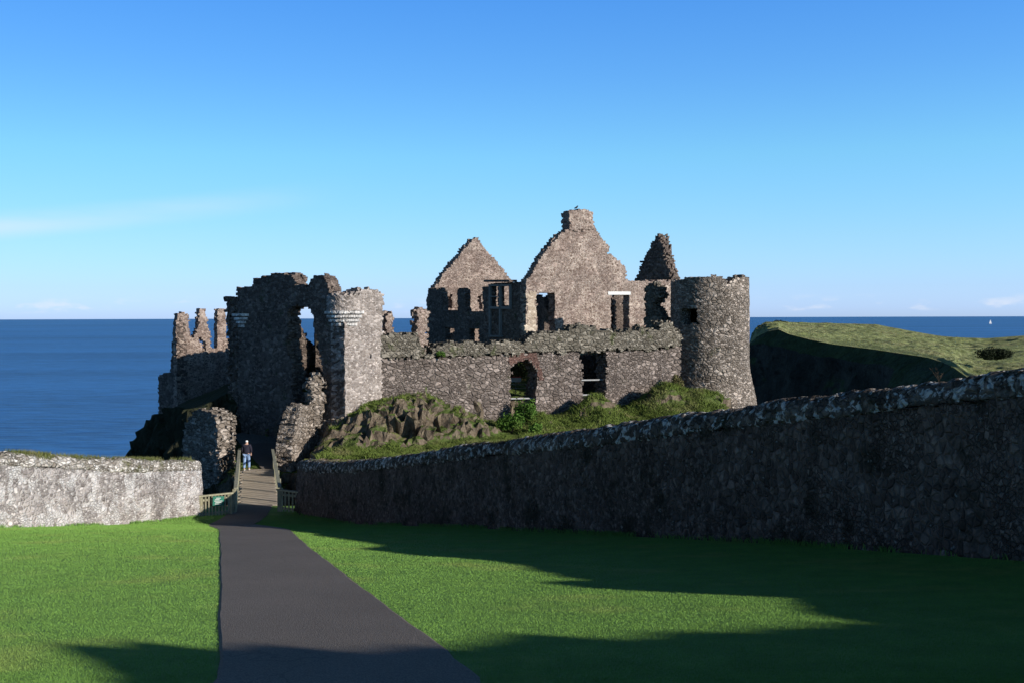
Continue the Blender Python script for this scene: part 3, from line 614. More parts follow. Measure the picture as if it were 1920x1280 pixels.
# interior fence seen through the arch, rails in the openings
fp = lambda px, py, off: (lambda uz: (CA[0]+ct[0]*uz[0]-cnv[0]*off, CA[1]+ct[1]*uz[0]-cnv[1]*off, uz[1]))(on_wall(px, py, CA, CB))
fe = thing('picket_fence', fp(980, 748, 2.6), 'low pale picket fence seen through the arched opening of the curtain wall', 'fence')
D_ = 72.5; a_ = at(952, 747, D_); b_ = at(1004, 744, D_+1.0)
mb = MB()
for k in range(17):
    t_ = k/16; p = Vector(a_)*(1-t_)+Vector(b_)*t_; q = at(952+52*t_, 716, D_+t_); mb.beam((p[0], p[1], q[2]-.75), (p[0], p[1], q[2]+.05), .06, .03)
mb.build('picket', M['white'], rebase_to=fe)
mb = MB()
for py in (720, 727): mb.beam(at(950, py, D_+.05), at(1006, py, D_+1.05), .04, .07)
mb.build('rail', M['wood'], rebase_to=fe)
sg = thing('notice_board', at(967, 712, 73.5), 'small white notice board with a red top edge behind the arched opening', 'sign')
mb = MB(); mb.beam(at(957, 711, 73.3), at(977, 711, 73.3), .03, .32); mb.build('panel', M['white'], rebase_to=sg)
mb = MB(); mb.beam(at(957, 706.5, 73.28), at(977, 706.5, 73.28), .04, .08); mb.build('header', M['signred'], rebase_to=sg)
mb = MB(); mb.beam(at(967, 745, 73.35), at(967, 706, 73.35), .06, .04, (0, 1, 0)); mb.build('post', M['wood'], rebase_to=sg)
for k, (x0, x1, yy, lab) in enumerate(((955, 1006, 748, 'grey metal safety bar across the foot of the arched opening'), (1089, 1139, 713, 'upper grey metal safety bar across the rectangular opening'), (1089, 1139, 741, 'lower grey metal safety bar across the rectangular opening'))):
    mb = MB(); mb.tube([fp(x0-2, yy, .45), fp(x1+2, yy-1, .45)], [.055, .055], 8); o = mb.build('safety_bar', M['steel']); tag(o, lab, 'railing', 'safety bars in the curtain wall openings')
# ------------------------------------------------------------------ round tower
tw = thing('round_tower', (TC[0], TC[1], -7), 'round stone corner tower with a small square window and broken battlements', 'tower')
def ang_px(px):                           # visible angle on the tower for a pixel column
    s_ = max(-1, min(1, (px-1331)/73.0)); return -90-math.degrees(math.atan2(TC[0], TC[1]))+math.degrees(math.asin(s_))
zt = lambda py: at(1331, py, 75.3)[2]
tops = [(-300, zt(522)), (-230, zt(522)), (-190, zt(526))]+[(ang_px(p), zt(y)) for p, y in ((1266, 526), (1276, 521), (1300, 519), (1320, 519), (1345, 518), (1357, 522), (1360, 534), (1367, 535), (1370, 524), (1380, 518), (1394, 517), (1401, 521))]+[(10, zt(520)), (59, zt(522))]
def trf(z):
    return TR+.55*ss(-z, 3.2, 6.6)+.0*z
ring_part('tower_wall', M['tower'], TC[0], TC[1], TR, TR, -14, zt(518), -300, 60, tw, 20, tops=tops, cell=.14, thick=.9, rfun=trf,
          holes=[[(ang_px(1278), zt(579)), (ang_px(1309), zt(578)), (ang_px(1310), zt(606)), (ang_px(1279), zt(608))]], rag=.06, relief=.022)
mb = MB(); k = 40; zf = zt(545)
base = len(mb.v); mb.v.append((TC[0], TC[1], zf))
for i in range(k): mb.v.append((TC[0]+(TR-.8)*math.cos(i*2*math.pi/k), TC[1]+(TR-.8)*math.sin(i*2*math.pi/k), zf+random.uniform(-.1, .1)))
mb.t += [(0, 1+i, 1+(i+1) % k) for i in range(k)]
mb.build('tower_floor', M['rough'], rebase_to=tw)
# ------------------------------------------------------------------ manor house and other ruins
H_ = (xat(986, 84), 84.0); HL = along(H_, 122, 16.5); HG = along(H_, 32, 18.0)
house = thing('manor_house', (1, 90, -4), 'roofless manor house ruin with two gables, a bay window and a tall chimney', 'house')
wall('gable_wall', M['gable'], H_, HG, .85, [(986, 660), (986, 530), (995, 520), (1003, 500), (1025, 468), (1043, 447), (1067, 426), (1067, 396), (1085, 394), (1108, 396), (1112, 425), (1125, 442), (1143, 467), (1138, 475), (1150, 480), (1160, 487), (1172, 502), (1174, 523), (1180, 527), (1262, 527), (1265, 660)],
     [[(1004, 549), (1039, 549), (1040, 626), (1006, 626)], [(1145, 553), (1179, 551), (1179, 630), (1144, 630)]], parent=house, off=-.06, seed=30, relief=.012, rag=.06, cell=.13, clean=True)
# chimney cap stones
wall('chimney', M['gable'], H_, HG, 1.15, [(1066, 432), (1066, 394), (1109, 395), (1112, 432)], parent=house, off=-.16, seed=33, rag=.05)
lb = lambda x0, x1, y, h, off, mat, nm: (lambda mb: (mb.beam(*[(lambda uz: (H_[0]+math.cos(R_(32))*uz[0]-math.sin(R_(32))*off, H_[1]+math.sin(R_(32))*uz[0]+math.cos(R_(32))*off, uz[1]))(on_wall(x, y, H_, HG)) for x in (x0, x1)], .5, h), mb.build(nm, mat, rebase_to=house)))(MB())
lb(1139, 1181, 550, .26, .15, M['white'], 'lintel'); lb(1000, 1041, 548, .14, .2, M['dark'], 'lintel')
wall('quoin', M['ashlar'], H_, HG, .4, [(986, 655), (986, 548), (998, 548), (1003, 552), (1003, 655)], parent=house, off=-.11, seed=31, rag=.1, relief=.015)
wall('front_wall', M['dark'], H_, HL, .55, [(986, 660), (986, 531), (920, 531), (919, 537), (905, 538), (905, 560), (906, 584), (875, 584), (872, 575), (872, 541), (862, 540), (858, 545), (858, 582), (831, 584), (831, 562), (829, 541), (803, 540), (803, 660)],
     [[(921, 536), (933, 536), (933, 576), (921, 576)], [(935, 536), (958, 535), (958, 574), (935, 574)], [(834, 612), (852, 616), (852, 645), (836, 645)], [(880, 616), (898, 616), (898, 640), (880, 640)]], parent=house, seed=32, relief=.02, rag=.05, cell=.12, clean=True)
# bay window: proud frame of pale mullions
gtv = np.array([math.cos(R_(122)), math.sin(R_(122))]); gnv = np.array([math.cos(R_(-148)), math.sin(R_(-148))])
def fpt(px, py, off): uz = on_wall(px, py, H_, HL); return (H_[0]+gtv[0]*uz[0]+gnv[0]*off, H_[1]+gtv[1]*uz[0]+gnv[1]*off, uz[1])
bay = MB()
for (x0, y0, x1, y1, w) in ((921, 533, 921, 632, .16), (940.5, 533, 940.5, 632, .22), (959, 533, 959, 580, .16)): bay.beam(fpt(x0, y0, .1), fpt(x1, y1, .1), .2, w, tuple(gtv)+(0,))
for (x0, x1, y, w) in ((919, 960, 535, .14), (919, 960, 577, .2), (919, 944, 556, .09), (919, 944, 630, .14)): bay.beam(fpt(x0, y, .1), fpt(x1, y, .1), .2, w)
bay.build('bay_window', simple('mullion_stone', (.2, .19, .18), .9, .2), rebase_to=house)
bc = MB(); bc.beam(fpt(918, 527, .2), fpt(966, 527, .2), .75, .18); bc.build('cornice', M['dark'], rebase_to=house)
wall('gable_wall', M['gable'], HL, along(HL, 32, 12), .95, [(808, 660), (808, 560), (815, 540), (826, 523), (840, 504), (858, 485), (872, 466), (884, 452), (887, 447), (898, 447), (905, 460), (918, 474), (930, 488), (945, 508), (958, 524), (968, 545), (978, 600), (980, 660)],
     [[(841, 554), (847, 552), (848, 578), (838, 580)], [(897, 556), (903, 552), (905, 580), (899, 582)]], parent=house, seed=34, relief=.015, rag=.08, cell=.13)
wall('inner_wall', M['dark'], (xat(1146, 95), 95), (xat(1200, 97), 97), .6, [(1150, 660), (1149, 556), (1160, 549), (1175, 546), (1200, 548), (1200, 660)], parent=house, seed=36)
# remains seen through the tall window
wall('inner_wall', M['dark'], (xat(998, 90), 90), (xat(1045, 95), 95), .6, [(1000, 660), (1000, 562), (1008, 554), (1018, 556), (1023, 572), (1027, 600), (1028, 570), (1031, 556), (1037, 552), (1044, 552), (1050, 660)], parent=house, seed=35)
for (nm, px0, d0, ang, L, th, pts, seed, lab, mt) in (
  ('ruined_gable', 1262, 97, 135, 6.0, 1.25, [(1262, 640), (1262, 530), (1252, 497), (1246, 470), (1240, 450), (1236, 439), (1229, 448), (1216, 470), (1210, 484), (1200, 502), (1190, 529), (1188, 640)], 40, 'shaded pointed gable fragment behind the round tower', 'dark'),  # darker stone colour carries the shade on this face
  ('ruined_pier', 1240, 80, 135, 4.0, .9, [(1240, 640), (1243, 600), (1238, 585), (1226, 572), (1238, 556), (1236, 540), (1222, 529), (1212, 534), (1209, 545), (1208, 640)], 41, 'jagged masonry pier standing between big gable and round tower', 'parapet'),
  ('ruined_pier', 724, 72, 45, 2.0, .6, [(724, 660), (724, 588), (728, 584), (734, 585), (738, 594), (738, 660)], 42, 'small narrow masonry pier just right of the gatehouse', 'gable'),
  ('ruined_pier', 776, 76, 45, 3.0, .6, [(782, 700), (778, 650), (776, 640), (780, 620), (781, 598), (779, 579), (803, 577), (803, 700)], 43, 'ragged wall stump left of the manor house, behind the curtain wall', 'gable')):
    A = (xat(px0, d0), float(d0)); B = along(A, ang, L); b = thing(nm, (A[0], A[1], -5), lab, 'ruin'); wall('masonry', M[mt], A, B, th, pts, parent=b, seed=seed, rag=.14, relief=.07, kc=.25)
# left ruins on the cliff edge
LA = (xat(331, 78), 78.0); LB = along(LA, 45, 7)
lr = thing('ruined_building', (LA[0]+1, LA[1]+1, -5), 'ruined building on the cliff edge with three tall broken piers', 'ruin')
wall('pier_wall', M['gable'], LA, LB, .5, [(331, 790), (331, 600), (334, 589), (344, 584), (355, 590), (356, 632), (364, 632), (372, 612), (374, 592), (374, 580), (386, 579), (387, 597), (391, 612), (396, 630), (396, 654), (408, 654), (408, 582), (412, 578), (424, 580), (425, 634), (436, 636), (447, 640), (452, 790)],
     [[(371, 636), (378, 633), (385, 640), (388, 656), (384, 658), (378, 646)]], parent=lr, seed=50, rag=.05, cell=.12, relief=.02)
wall('side_wall', M['dark'], LA, along(LA, 135, 2.2), .8, [(332, 800), (331, 600), (328, 610), (324, 625), (322, 650), (320, 700), (300, 702), (297, 706), (297, 800)], parent=lr, seed=51, rag=.07)
# ------------------------------------------------------------------ flank walls of the bridge
K_ = (xat(407, 59.5), 59.5)
fl = thing('flank_wall', (K_[0], K_[1], -9), 'thick broken wall block on the left of the bridge end, shaded front and lit end', 'wall')
wall('masonry', M['flank'], K_, along(K_, 140, 4.5), 1.25, [(407, 1060), (407, 779), (398, 776), (388, 770), (374, 767), (362, 771), (352, 785), (346, 800), (344, 840), (350, 1060)], parent=fl, seed=60, rag=.12, relief=.07, cell=.13)
FA = (xat(547, 59.8), 59.8); FB = (xat(600, 63.3), 63.3)
fr = thing('flank_wall', (FA[0], 61, -9), 'sunlit broken wall on the right of the bridge with a ragged sloping end', 'wall')
wall('masonry', M['flank'], FA, FB, .95, [(547, 1100), (547, 836), (550, 815), (555, 795), (560, 778), (564, 765), (573, 758), (590, 758), (598, 768), (599, 870), (600, 1000)], [[(577, 806), (580, 806), (580, 820), (577, 820)], [(565, 830), (567, 830), (567, 844), (565, 844)]], parent=fr, seed=61, rag=.12, relief=.06, cell=.13)
st = thing('rubble_stub', (xat(596, 62.3), 62.3, -6), 'ragged sunlit masonry stub standing in front of the gatehouse doorway', 'ruin')
wall('masonry', M['flank'], (xat(580, 62.2), 62.2), along((xat(580, 62.2), 62.2), 30, 3), .6, [(586, 800), (584, 760), (583, 735), (581, 720), (586, 704), (597, 700), (605, 708), (606, 730), (610, 745), (613, 762), (606, 771), (604, 800)], parent=st, seed=62, rag=.16, relief=.12, cell=.13)
rl = thing('rubble_wall', (xat(615, 60), 60, -7), 'low ragged rubble wall joining the bridge wall to the gatehouse corner', 'wall')
wall('masonry', M['flank'], (xat(594, 62.9), 62.9), (xat(647, 61.7), 61.7), .6, [(596, 880), (596, 796), (608, 788), (622, 786), (634, 785), (646, 780), (646, 880)], parent=rl, seed=63, rag=.14, relief=.1, cell=.13)
# ------------------------------------------------------------------ bridge, rails, gates
BZ = -8.5
def bx(px, d): return xat(px, d)
NL, NR = bx(443, 48.6), bx(517, 48.6); FL2, FR2 = bx(449, 60.2), bx(507, 60.2)
br = thing('footbridge', ((NL+FR2)/2, 54, BZ), 'flat timber footbridge between two solid handrails leading to the gatehouse', 'bridge')
np_ = 12
mb = MB()
for k in range(np_):
    t0, t1 = k/np_, (k+.94)/np_
    y0, y1 = 48.6+11.6*t0, 48.6+11.6*t1; l0 = NL+(FL2-NL)*t0; r0 = NR+(FR2-NR)*t0; z = BZ+random.uniform(-.004, .004)
    mb.box((l0-.03+random.uniform(-.02, .02), y0, z-.06), (r0+.03, y1, z))
mb.build('deck', M['deck'], rebase_to=br)
mb = MB()
for s in (0, .5, 1): mb.beam((NL+(NR-NL)*s, 48.6, BZ-.25), (FL2+(FR2-FL2)*s, 60.3, BZ-.25), .2, .36)
mb.build('girder', M['wood'], rebase_to=br)
for sgn, (xa, xb) in ((-1, (NL, FL2)), (1, (NR, FR2))):
    mb = MB(); xa2, xb2 = xa+sgn*.06, xb+sgn*.06; ya = 46.3 if sgn < 0 else 46.6; xa3 = xa2-(xb2-xa2)*(48.6-ya)/11.6
    mb.beam((xa3, ya, BZ+1.12), (xb2, 60.2, BZ+1.12), .15, .06)
    mb.build('handrail', M['woodrail'], rebase_to=br)
    mb = MB()
    nb = 46 if sgn < 0 else 24
    for q in range(nb):
        t0 = q/nb; xx_ = xa3+(xb2-xa3)*t0+sgn*.02; yy_ = ya+(60.2-ya)*t0; mb.box((xx_-.012, yy_, BZ+.05), (xx_+.012, yy_+(.2 if sgn < 0 else .045), BZ+1.09))
        if sgn > 0: mb.build('baluster', M['wood'], rebase_to=br); mb = MB()
    if sgn < 0: mb.build('side_boarding', M['wood'], rebase_to=br)
    for q in range(6):
        t0 = q/5; xx_ = xa3+(xb2-xa3)*t0+sgn*.07; yy_ = ya+(60.2-ya)*t0
        mb = MB(); mb.box((xx_-.055, yy_-.055, BZ-.3), (xx_+.055, yy_+.055, BZ+1.08)); mb.build('post', M['wood'], rebase_to=br)
def gate_fence(name, p0, p1, z0, z1, pickets, label, sgn=1):
    p0, p1 = Vector(p0), Vector(p1); b = thing(name, tuple((p0+p1)/2), label, 'fence'); b.location.z = z0
    d = (p1-p0); d.z = 0; L = d.length; d.normalize()
    for s in (0, 1):
        mb = MB(); q = p0+d*L*s; mb.box((q.x-.055, q.y-.055, z0-.3), (q.x+.055, q.y+.055, z1-.03)); mb.build('post', M['wood'], rebase_to=b)
    mb = MB(); mb.beam((p0.x-d.x*.1, p0.y-d.y*.1, z1), (p1.x+d.x*.1, p1.y+d.y*.1, z1), .14, .06); mb.build('top_rail', M['wood'], rebase_to=b)
    mb = MB(); n = Vector((-d.y, d.x, 0))*.05
    for z in (z0+.16, z1-.2): mb.beam((p0.x+n.x, p0.y+n.y, z), (p1.x+n.x, p1.y+n.y, z), .05, .09)
    mb.build('cross_rail', M['wood'], rebase_to=b)
    for k in range(pickets):
        t = (k+.75)/(pickets+.5); q = p0+d*L*t; mb = MB(); mb.box((q.x-.033, q.y-.012, z0+.05), (q.x+.033, q.y+.012, z1-.04)); mb.build('picket', M['wood'], rebase_to=b)
    return b
g0 = at(375, 968, 45); g1 = at(433, 965, 45.8)
gate_fence('fence', (g0[0], g0[1], 0), (g1[0], g1[1], 0), -8.45, at(400, 927, 45.3)[2], 9, 'short wooden picket fence with a green sign, left of the bridge entrance')
g2 = at(523, 962, 46.6); g3 = at(568, 962, 45.8)
gate_fence('fence', (g2[0], g2[1], 0), (g3[0], g3[1], 0), -8.45, at(545, 920, 46.2)[2], 6, 'short wooden picket fence right of the bridge entrance, ending in wall shade')
sn = thing('sign', at(411, 940, 44.9), 'small green sign with white lettering fixed to the picket fence', 'sign')
s0, s1 = at(399, 938.5, 45.15), at(420, 938, 45.38); sc_ = (s0+s1)/2
mb = MB(); mb.beam(s0, s1, .02, .40); pan = mb.build('panel', M['signgreen'], rebase_to=sn)
sd = Vector(s1-s0)
for r_, (a, b) in enumerate(((.3, .72), (.2, .62), (.14, .88), (.24, .8), (.18, .72))):
    x_ = a; mb = MB()
    while x_ < b:
        w_ = random.uniform(.05, .13); z_ = .125-.062*r_; p = Vector(s0)+sd*x_+Vector((0, -.016, z_)); q = Vector(s0)+sd*min(b, x_+w_)+Vector((0, -.016, z_)); mb.beam(p, q, .006, .028); x_ += w_+.0
    tl = mb.build('text_line', M['white'], rebase_to=sn); tl.parent = pan
for nm, y0, y1, mt in (('path', 60.1, 64.0, 'asphalt'), ('path', 64.0, 68.5, 'gravel')):
    yy = np.arange(y0, y1+.01, .3); tx_ = np.linspace(0, 1, 9); Xl = np.interp(yy, [60, 64, 68.5], [-14.1, -16.4, -18.2]); Xr = np.interp(yy, [60, 64, 68.5], [-12.7, -12.3, -12.3])
    G = np.stack([Xl[:, None]+(Xr-Xl)[:, None]*tx_, np.repeat(yy[:, None], 9, 1), np.repeat(np.interp(yy, [60.0, 64, 67], [-8.5, -7.48, -7.34])[:, None], 9, 1)], -1); G[..., 2] += .03*fbm(G[..., 0], G[..., 1], 0, 3, 44)
    n, m = G.shape[:2]; i, j = np.meshgrid(np.arange(n-1), np.arange(m-1), indexing='ij'); a = (i*m+j).ravel(); struct(mesh_obj(nm, G.reshape(-1, 3), np.stack([a, a+1, a+m+1, a+m], 1), M[mt]))
wall('inner_wall', M['dark'], (xat(1078, 76.5), 76.5), (xat(1160, 78), 78), .5, [(1078, 800), (1078, 668), (1110, 662), (1160, 668), (1160, 800)], parent=cur, seed=13)  # added dark backing, so the rectangular opening looks deep in shade
# ------------------------------------------------------------------ walker on the bridge
def skin_obj(name, verts, edges, radii, mat, sub=2, parent=None, root=0):
    me = bpy.data.meshes.new(name); me.from_pydata(verts, edges, []); o = bpy.data.objects.new(name, me); S.collection.objects.link(o)
    m = o.modifiers.new('skin', 'SKIN'); m.use_smooth_shade = True
    for i, r in enumerate(radii): me.skin_vertices[0].data[i].radius = (r if isinstance(r, tuple) else (r, r))
    me.skin_vertices[0].data[root].use_root = True
    s = o.modifiers.new('sub', 'SUBSURF'); s.levels = sub; s.render_levels = sub
    dg = bpy.context.evaluated_depsgraph_get(); m2 = bpy.data.meshes.new_from_object(o.evaluated_get(dg)); o.modifiers.clear(); o.data = m2; m2.materials.clear(); m2.materials.append(mat)
    for p in m2.polygons: p.use_smooth = True
    if parent is not None: o.parent = parent
    return o
pz = at(466, 881, 60.0)
man = thing('person', (pz[0], 59.6, BZ), 'person seen from behind walking off the bridge in dark jacket and light jeans', 'person')
# whole body as one surface: pelvis, spine, neck, head, arms, legs
v = [(0, 0, .95), (0, .01, 1.12), (0, .02, 1.3), (0, .02, 1.42), (0, .04, 1.5), (0, .06, 1.6), (0, .06, 1.68),
     (-.17, .02, 1.4), (-.23, .0, 1.17), (-.21, .06, .95), (-.2, .09, .87),
     (.17, .02, 1.4), (.23, .03, 1.17), (.22, .1, .97), (.21, .14, .9),
     (-.09, 0, .9), (-.11, -.04, .5), (-.11, -.14, .1), (-.11, -.02, .05),
     (.09, 0, .9), (.1, .12, .52), (.1, .1, .1), (.1, .22, .05)]
e = [(0, 1), (1, 2), (2, 3), (3, 4), (4, 5), (5, 6), (3, 7), (7, 8), (8, 9), (9, 10), (3, 11), (11, 12), (12, 13), (13, 14), (0, 15), (15, 16), (16, 17), (17, 18), (0, 19), (19, 20), (20, 21), (21, 22)]
r = [(.15, .11), (.14, .1), (.16, .11), (.12, .09), .055, .08, .075, .06, .045, .035, .035, .06, .045, .035, .035, .085, .06, .045, .04, .085, .06, .045, .04]
skin_obj('body', v, e, r, M['skin'], 2, man)
skin_obj('jacket', [(0, 0, .88), (0, 0, 1.1), (0, .01, 1.3), (0, .03, 1.45), (-.18, .02, 1.41), (-.25, .0, 1.17), (-.225, .06, .96), (.18, .02, 1.41), (.25, .03, 1.17), (.235, .1, .98)],
         [(0, 1), (1, 2), (2, 3), (3, 4), (4, 5), (5, 6), (3, 7), (7, 8), (8, 9)], [(.185, .14), (.185, .14), (.2, .14), (.14, .11), .085, .07, .058, .085, .07, .058], M['jacket'], 2, man)
skin_obj('jeans', [(0, 0, .95), (-.095, 0, .86), (-.115, -.03, .5), (-.115, -.13, .12), (.095, 0, .86), (.105, .12, .52), (.105, .1, .12)], [(0, 1), (1, 2), (2, 3), (0, 4), (4, 5), (5, 6)], [(.16, .12), .105, .085, .075, .105, .085, .075], M['jeans'], 2, man)
for sx, yy, zz_ in ((-.11, -.08, .05), (.1, .16, .045)):
    skin_obj('shoe', [(sx, yy-.08, zz_), (sx, yy+.04, zz_), (sx, yy+.15, zz_-.01)], [(0, 1), (1, 2)], [.05, .048, .04], M['shoe'], 1, man)
skin_obj('hair', [(0, .02, 1.55), (0, .03, 1.7)], [(0, 1)], [.085, .1], M['cap'], 2, man)
# five short fingers on each hand
for sx, y0, z0 in ((-.2, .09, .87), (.21, .14, .9)):
    for f in range(5):
        x_ = sx+(f-2)*.012; L_ = (.045, .07, .075, .07, .055)[f]
        o = skin_obj('finger', [(x_, y0+(f-2)*.01, z0+.0), (x_, y0+(f-2)*.014+.01, z0-L_*.6-.02), (x_*.99, y0+(f-2)*.014+.025, z0-L_-.02)], [(0, 1), (1, 2)], [.011, .01, .008], M['skin'], 1, man)
# ------------------------------------------------------------------ sea, headland, boat
mb = MB(); k = 96
for r_ in (0, 80, 400, 2000, 10000, 70000):
    if r_ == 0: mb.v.append((0, 0, -40)); continue
    for i in range(k): a = 2*math.pi*i/k; mb.v.append((r_*math.cos(a), r_*math.sin(a), -40))
mb.t += [(0, 1+i, 1+(i+1) % k) for i in range(k)]
for q in range(4):
    b0 = 1+q*k; mb.f += [(b0+i, b0+k+i, b0+k+(i+1) % k, b0+(i+1) % k) for i in range(k)]
struct(mb.build('sea', M['sea']))
cols = [ # px, far y, far d, near y, near d
 (1404, 650, 300, 664, 288), (1409, 628, 318, 645, 286), (1418, 614, 335, 632, 284), (1438, 604, 372, 622, 280), (1460, 603, 400, 618, 276), (1480, 604, 420, 627, 270), (1520, 605, 440, 637, 262), (1560, 606, 450, 645, 254), (1600, 607, 452, 650, 246), (1640, 608, 450, 655, 238), (1700, 619, 420, 664, 224), (1740, 626, 400, 670, 214),
 (1765, 630, 390, 678, 205), (1790, 632, 382, 690, 192), (1815, 633, 380, 708, 178), (1850, 634, 380, 722, 166), (1920, 629, 380, 737, 150), (2050, 622, 400, 760, 130), (2250, 615, 420, 800, 115), (2600, 600, 420, 900, 100)]
cp = np.array(cols, float); s = np.concatenate([np.linspace(cp[i, 0], cp[i+1, 0], 14, endpoint=False) for i in range(len(cp)-1)])
ci = {k: np.interp(s, cp[:, 0], cp[:, k]) for k in (1, 2, 3, 4)}
FAR = np.array([at(p, a, b) for p, a, b in zip(s, ci[1], ci[2])]); NEAR = np.array([at(p, a, b) for p, a, b in zip(s, ci[3], ci[4])])
nT = 220; tt = np.linspace(0, 1, nT)
topg = NEAR[:, None, :]*(1-tt)[None, :, None]+FAR[:, None, :]*tt[None, :, None]
edge_f = np.minimum(ss(tt, 0, .1), ss(tt, 1, .93))[None, :]
topg[..., 2] += fbm(topg[..., 0]*.08, topg[..., 1]*.05, 0, 4, 101)*.5*edge_f
topg[..., 2] += (fbm(topg[..., 0]*.5, topg[..., 1]*.35, 0, 4, 102)*.28)*edge_f
topg[..., 2] += .6*np.exp(-((tt-.035)/.02)**2)[None, :]
def strips(G):
    n, m = G.shape[:2]; i, j = np.meshgrid(np.arange(n-1), np.arange(m-1), indexing='ij'); a = (i*m+j).ravel(); return np.stack([a, a+m, a+m+1, a+1], 1)
struct(mesh_obj('headland', topg.reshape(-1, 3), strips(topg), M['field'], smooth=True))
nC = 60; cc = np.linspace(0, 1, nC)
out = np.array([-.97, -.24, 0]); CLF = np.repeat(NEAR[:, None, :], nC, 1).copy()
drop = (NEAR[:, 2][:, None]+41)*cc[None, :]**1.1
CLF[..., 2] -= drop; adv = drop*.28+3*ss(cc, 0, .12)[None, :]
nz_ = fbm(CLF[..., 0]*.06, CLF[..., 1]*.06, CLF[..., 2]*.05, 5, 110)*4.5*ss(cc, 0.02, .25)[None, :]
CLF += out*(adv+nz_)[..., None]
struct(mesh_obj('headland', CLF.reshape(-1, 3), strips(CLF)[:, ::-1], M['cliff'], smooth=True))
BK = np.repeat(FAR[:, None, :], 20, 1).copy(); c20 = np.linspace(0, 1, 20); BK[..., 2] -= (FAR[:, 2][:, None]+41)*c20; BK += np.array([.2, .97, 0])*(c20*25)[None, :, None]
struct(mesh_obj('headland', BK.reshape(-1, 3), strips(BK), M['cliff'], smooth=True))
# scrub leaves helper
def leaf_clump(name, centres, n, size, mat, parent=None):
    """many leaf-sized quads scattered through lumpy ellipsoids: centres = (x,y,z,rx,ry,rz)"""
    V = []
    cs = np.array(centres, float); which = rng.integers(0, len(cs), n); c = cs[which]
    d = rng.normal(size=(n, 3)); d /= np.linalg.norm(d, axis=1)[:, None]; rr = rng.random(n)**.45
    rr = rr*(1+.35*fbm(d[:, 0]*2.5+which, d[:, 1]*2.5, d[:, 2]*2.5, 2, 7))
    p = c[:, :3]+d*c[:, 3:]*rr[:, None]; p[:, 2] = np.maximum(p[:, 2], c[:, 2]-c[:, 5]*.6)
    a = rng.normal(size=(n, 3)); a /= np.linalg.norm(a, axis=1)[:, None]; b = np.cross(a, rng.normal(size=(n, 3))); b /= np.linalg.norm(b, axis=1)[:, None]
    s_ = (size*rng.uniform(.6, 1.4, n))[:, None]
    V = np.stack([p-a*s_*.5, p+b*s_*.28, p+a*s_*.5, p-b*s_*.28], 1).reshape(-1, 3)
    o = mesh_obj(name, V, np.arange(4*n).reshape(n, 4), mat)
    if parent is not None: rebase(o, parent)
    return o
def shrub(px, py, d, rx, rz, mat, label, n=2500, size=.13, name='shrub', cat='shrub', lumps=5):
    p = at(px, py, d); b = thing(name, tuple(p), label, cat, None)
    cs = [(p[0]+random.uniform(-.6, .6)*rx, p[1]+random.uniform(-.4, .4)*rx, p[2]+rz*random.uniform(.3, .6), rx*random.uniform(.4, .6), rx*.5, rz*random.uniform(.45, .65)) for _ in range(lumps)]
    leaf_clump('foliage', cs, n, size, mat, b)
    mb = MB()
    for c in cs: mb.tube([tuple(p-np.array([0, 0, .2])), ((p[0]+c[0])/2+.03, c[1], p[2]+rz*.2), (c[0], c[1], c[2])], [.03, .02, .008], 5)
    mb.build('stem', M['twig'], rebase_to=b); return b
shrub(1869, 673, 200, 3.3, 1.9, M['gorse'], 'dark low scrub clump standing in the headland field', 9000, .3, 'shrub', lumps=12)
shrub(982, 792, 67.5, .8, 1.3, M['leaf'], 'bright green shrub growing in the foot of the arched opening')
shrub(958, 806, 65.5, .9, .95, M['leaf'], 'rounded green shrub just below and left of the arched opening', 2500)
shrub(1000, 812, 65, .6, .6, M['leaf'], 'small green shrub at the foot of the wall right of the arch', 1500)
shrub(1272, 727, 73.2, .55, .85, M['dryleaf'], 'dry brownish shrub between the round tower and the curtain wall', 1500)
shrub(893, 812, 64, .7, .8, M['dryleaf'], 'straggly dry bush at the foot of the curtain wall, left of the arch', 1500)
shrub(828, 668, 65.8, .28, .32, M['leaf'], 'small green plant growing out of the curtain wall ledge', 700, .07)
shrub(1462, 608, 395, 3.2, 1.3, M['gorse'], 'dark bush on the seaward tip of the headland', 1500, .5)
# courtyard bank bush beyond the arch
shrub(972, 712, 75.5, 1.3, 1.6, M['dryleaf'], 'tan and green bush on the bank beyond the arched opening', 3000, .15)
# boat
bt = at(1857, 606, 5200); bo = thing('sailboat', (bt[0], bt[1], -40), 'tiny white sailing boat on the horizon at the far right', 'boat')
mb = MB(); L_ = 6.5
for zz_, hw in ((0, .25), (1.6, 1.0)):
    pass
xb, yb = bt[0], bt[1]
mb.quad_box([(xb-4, yb, -40.3), (xb, yb-1.0, -40.3), (xb+4.5, yb, -40.3), (xb, yb+1.0, -40.3), (xb-5, yb, -38.6), (xb, yb-1.7, -38.8), (xb+6.5, yb, -38.3), (xb, yb+1.7, -38.8)])
mb.build('hull', M['hull'], rebase_to=bo)
mb = MB(); mb.v += [(xb+.3, yb, -38), (xb-5.5, yb+.5, -37.6), (xb+.1, yb+.1, -18), (xb+.3, yb+.12, -38)]; mb.f.append((0, 1, 2, 3))
mb.v += [(xb+.7, yb, -37.5), (xb+6, yb-.4, -38), (xb+.4, yb, -19.5), (xb+.7, yb+.1, -37.5)]; mb.f.append((4, 5, 6, 7)); mb.build('sail', M['sail'], rebase_to=bo)
mb = MB(); mb.tube([(xb+.5, yb, -38.6), (xb+.4, yb, -17.5)], [.15, .08], 6); mb.build('mast', M['steel'], rebase_to=bo)
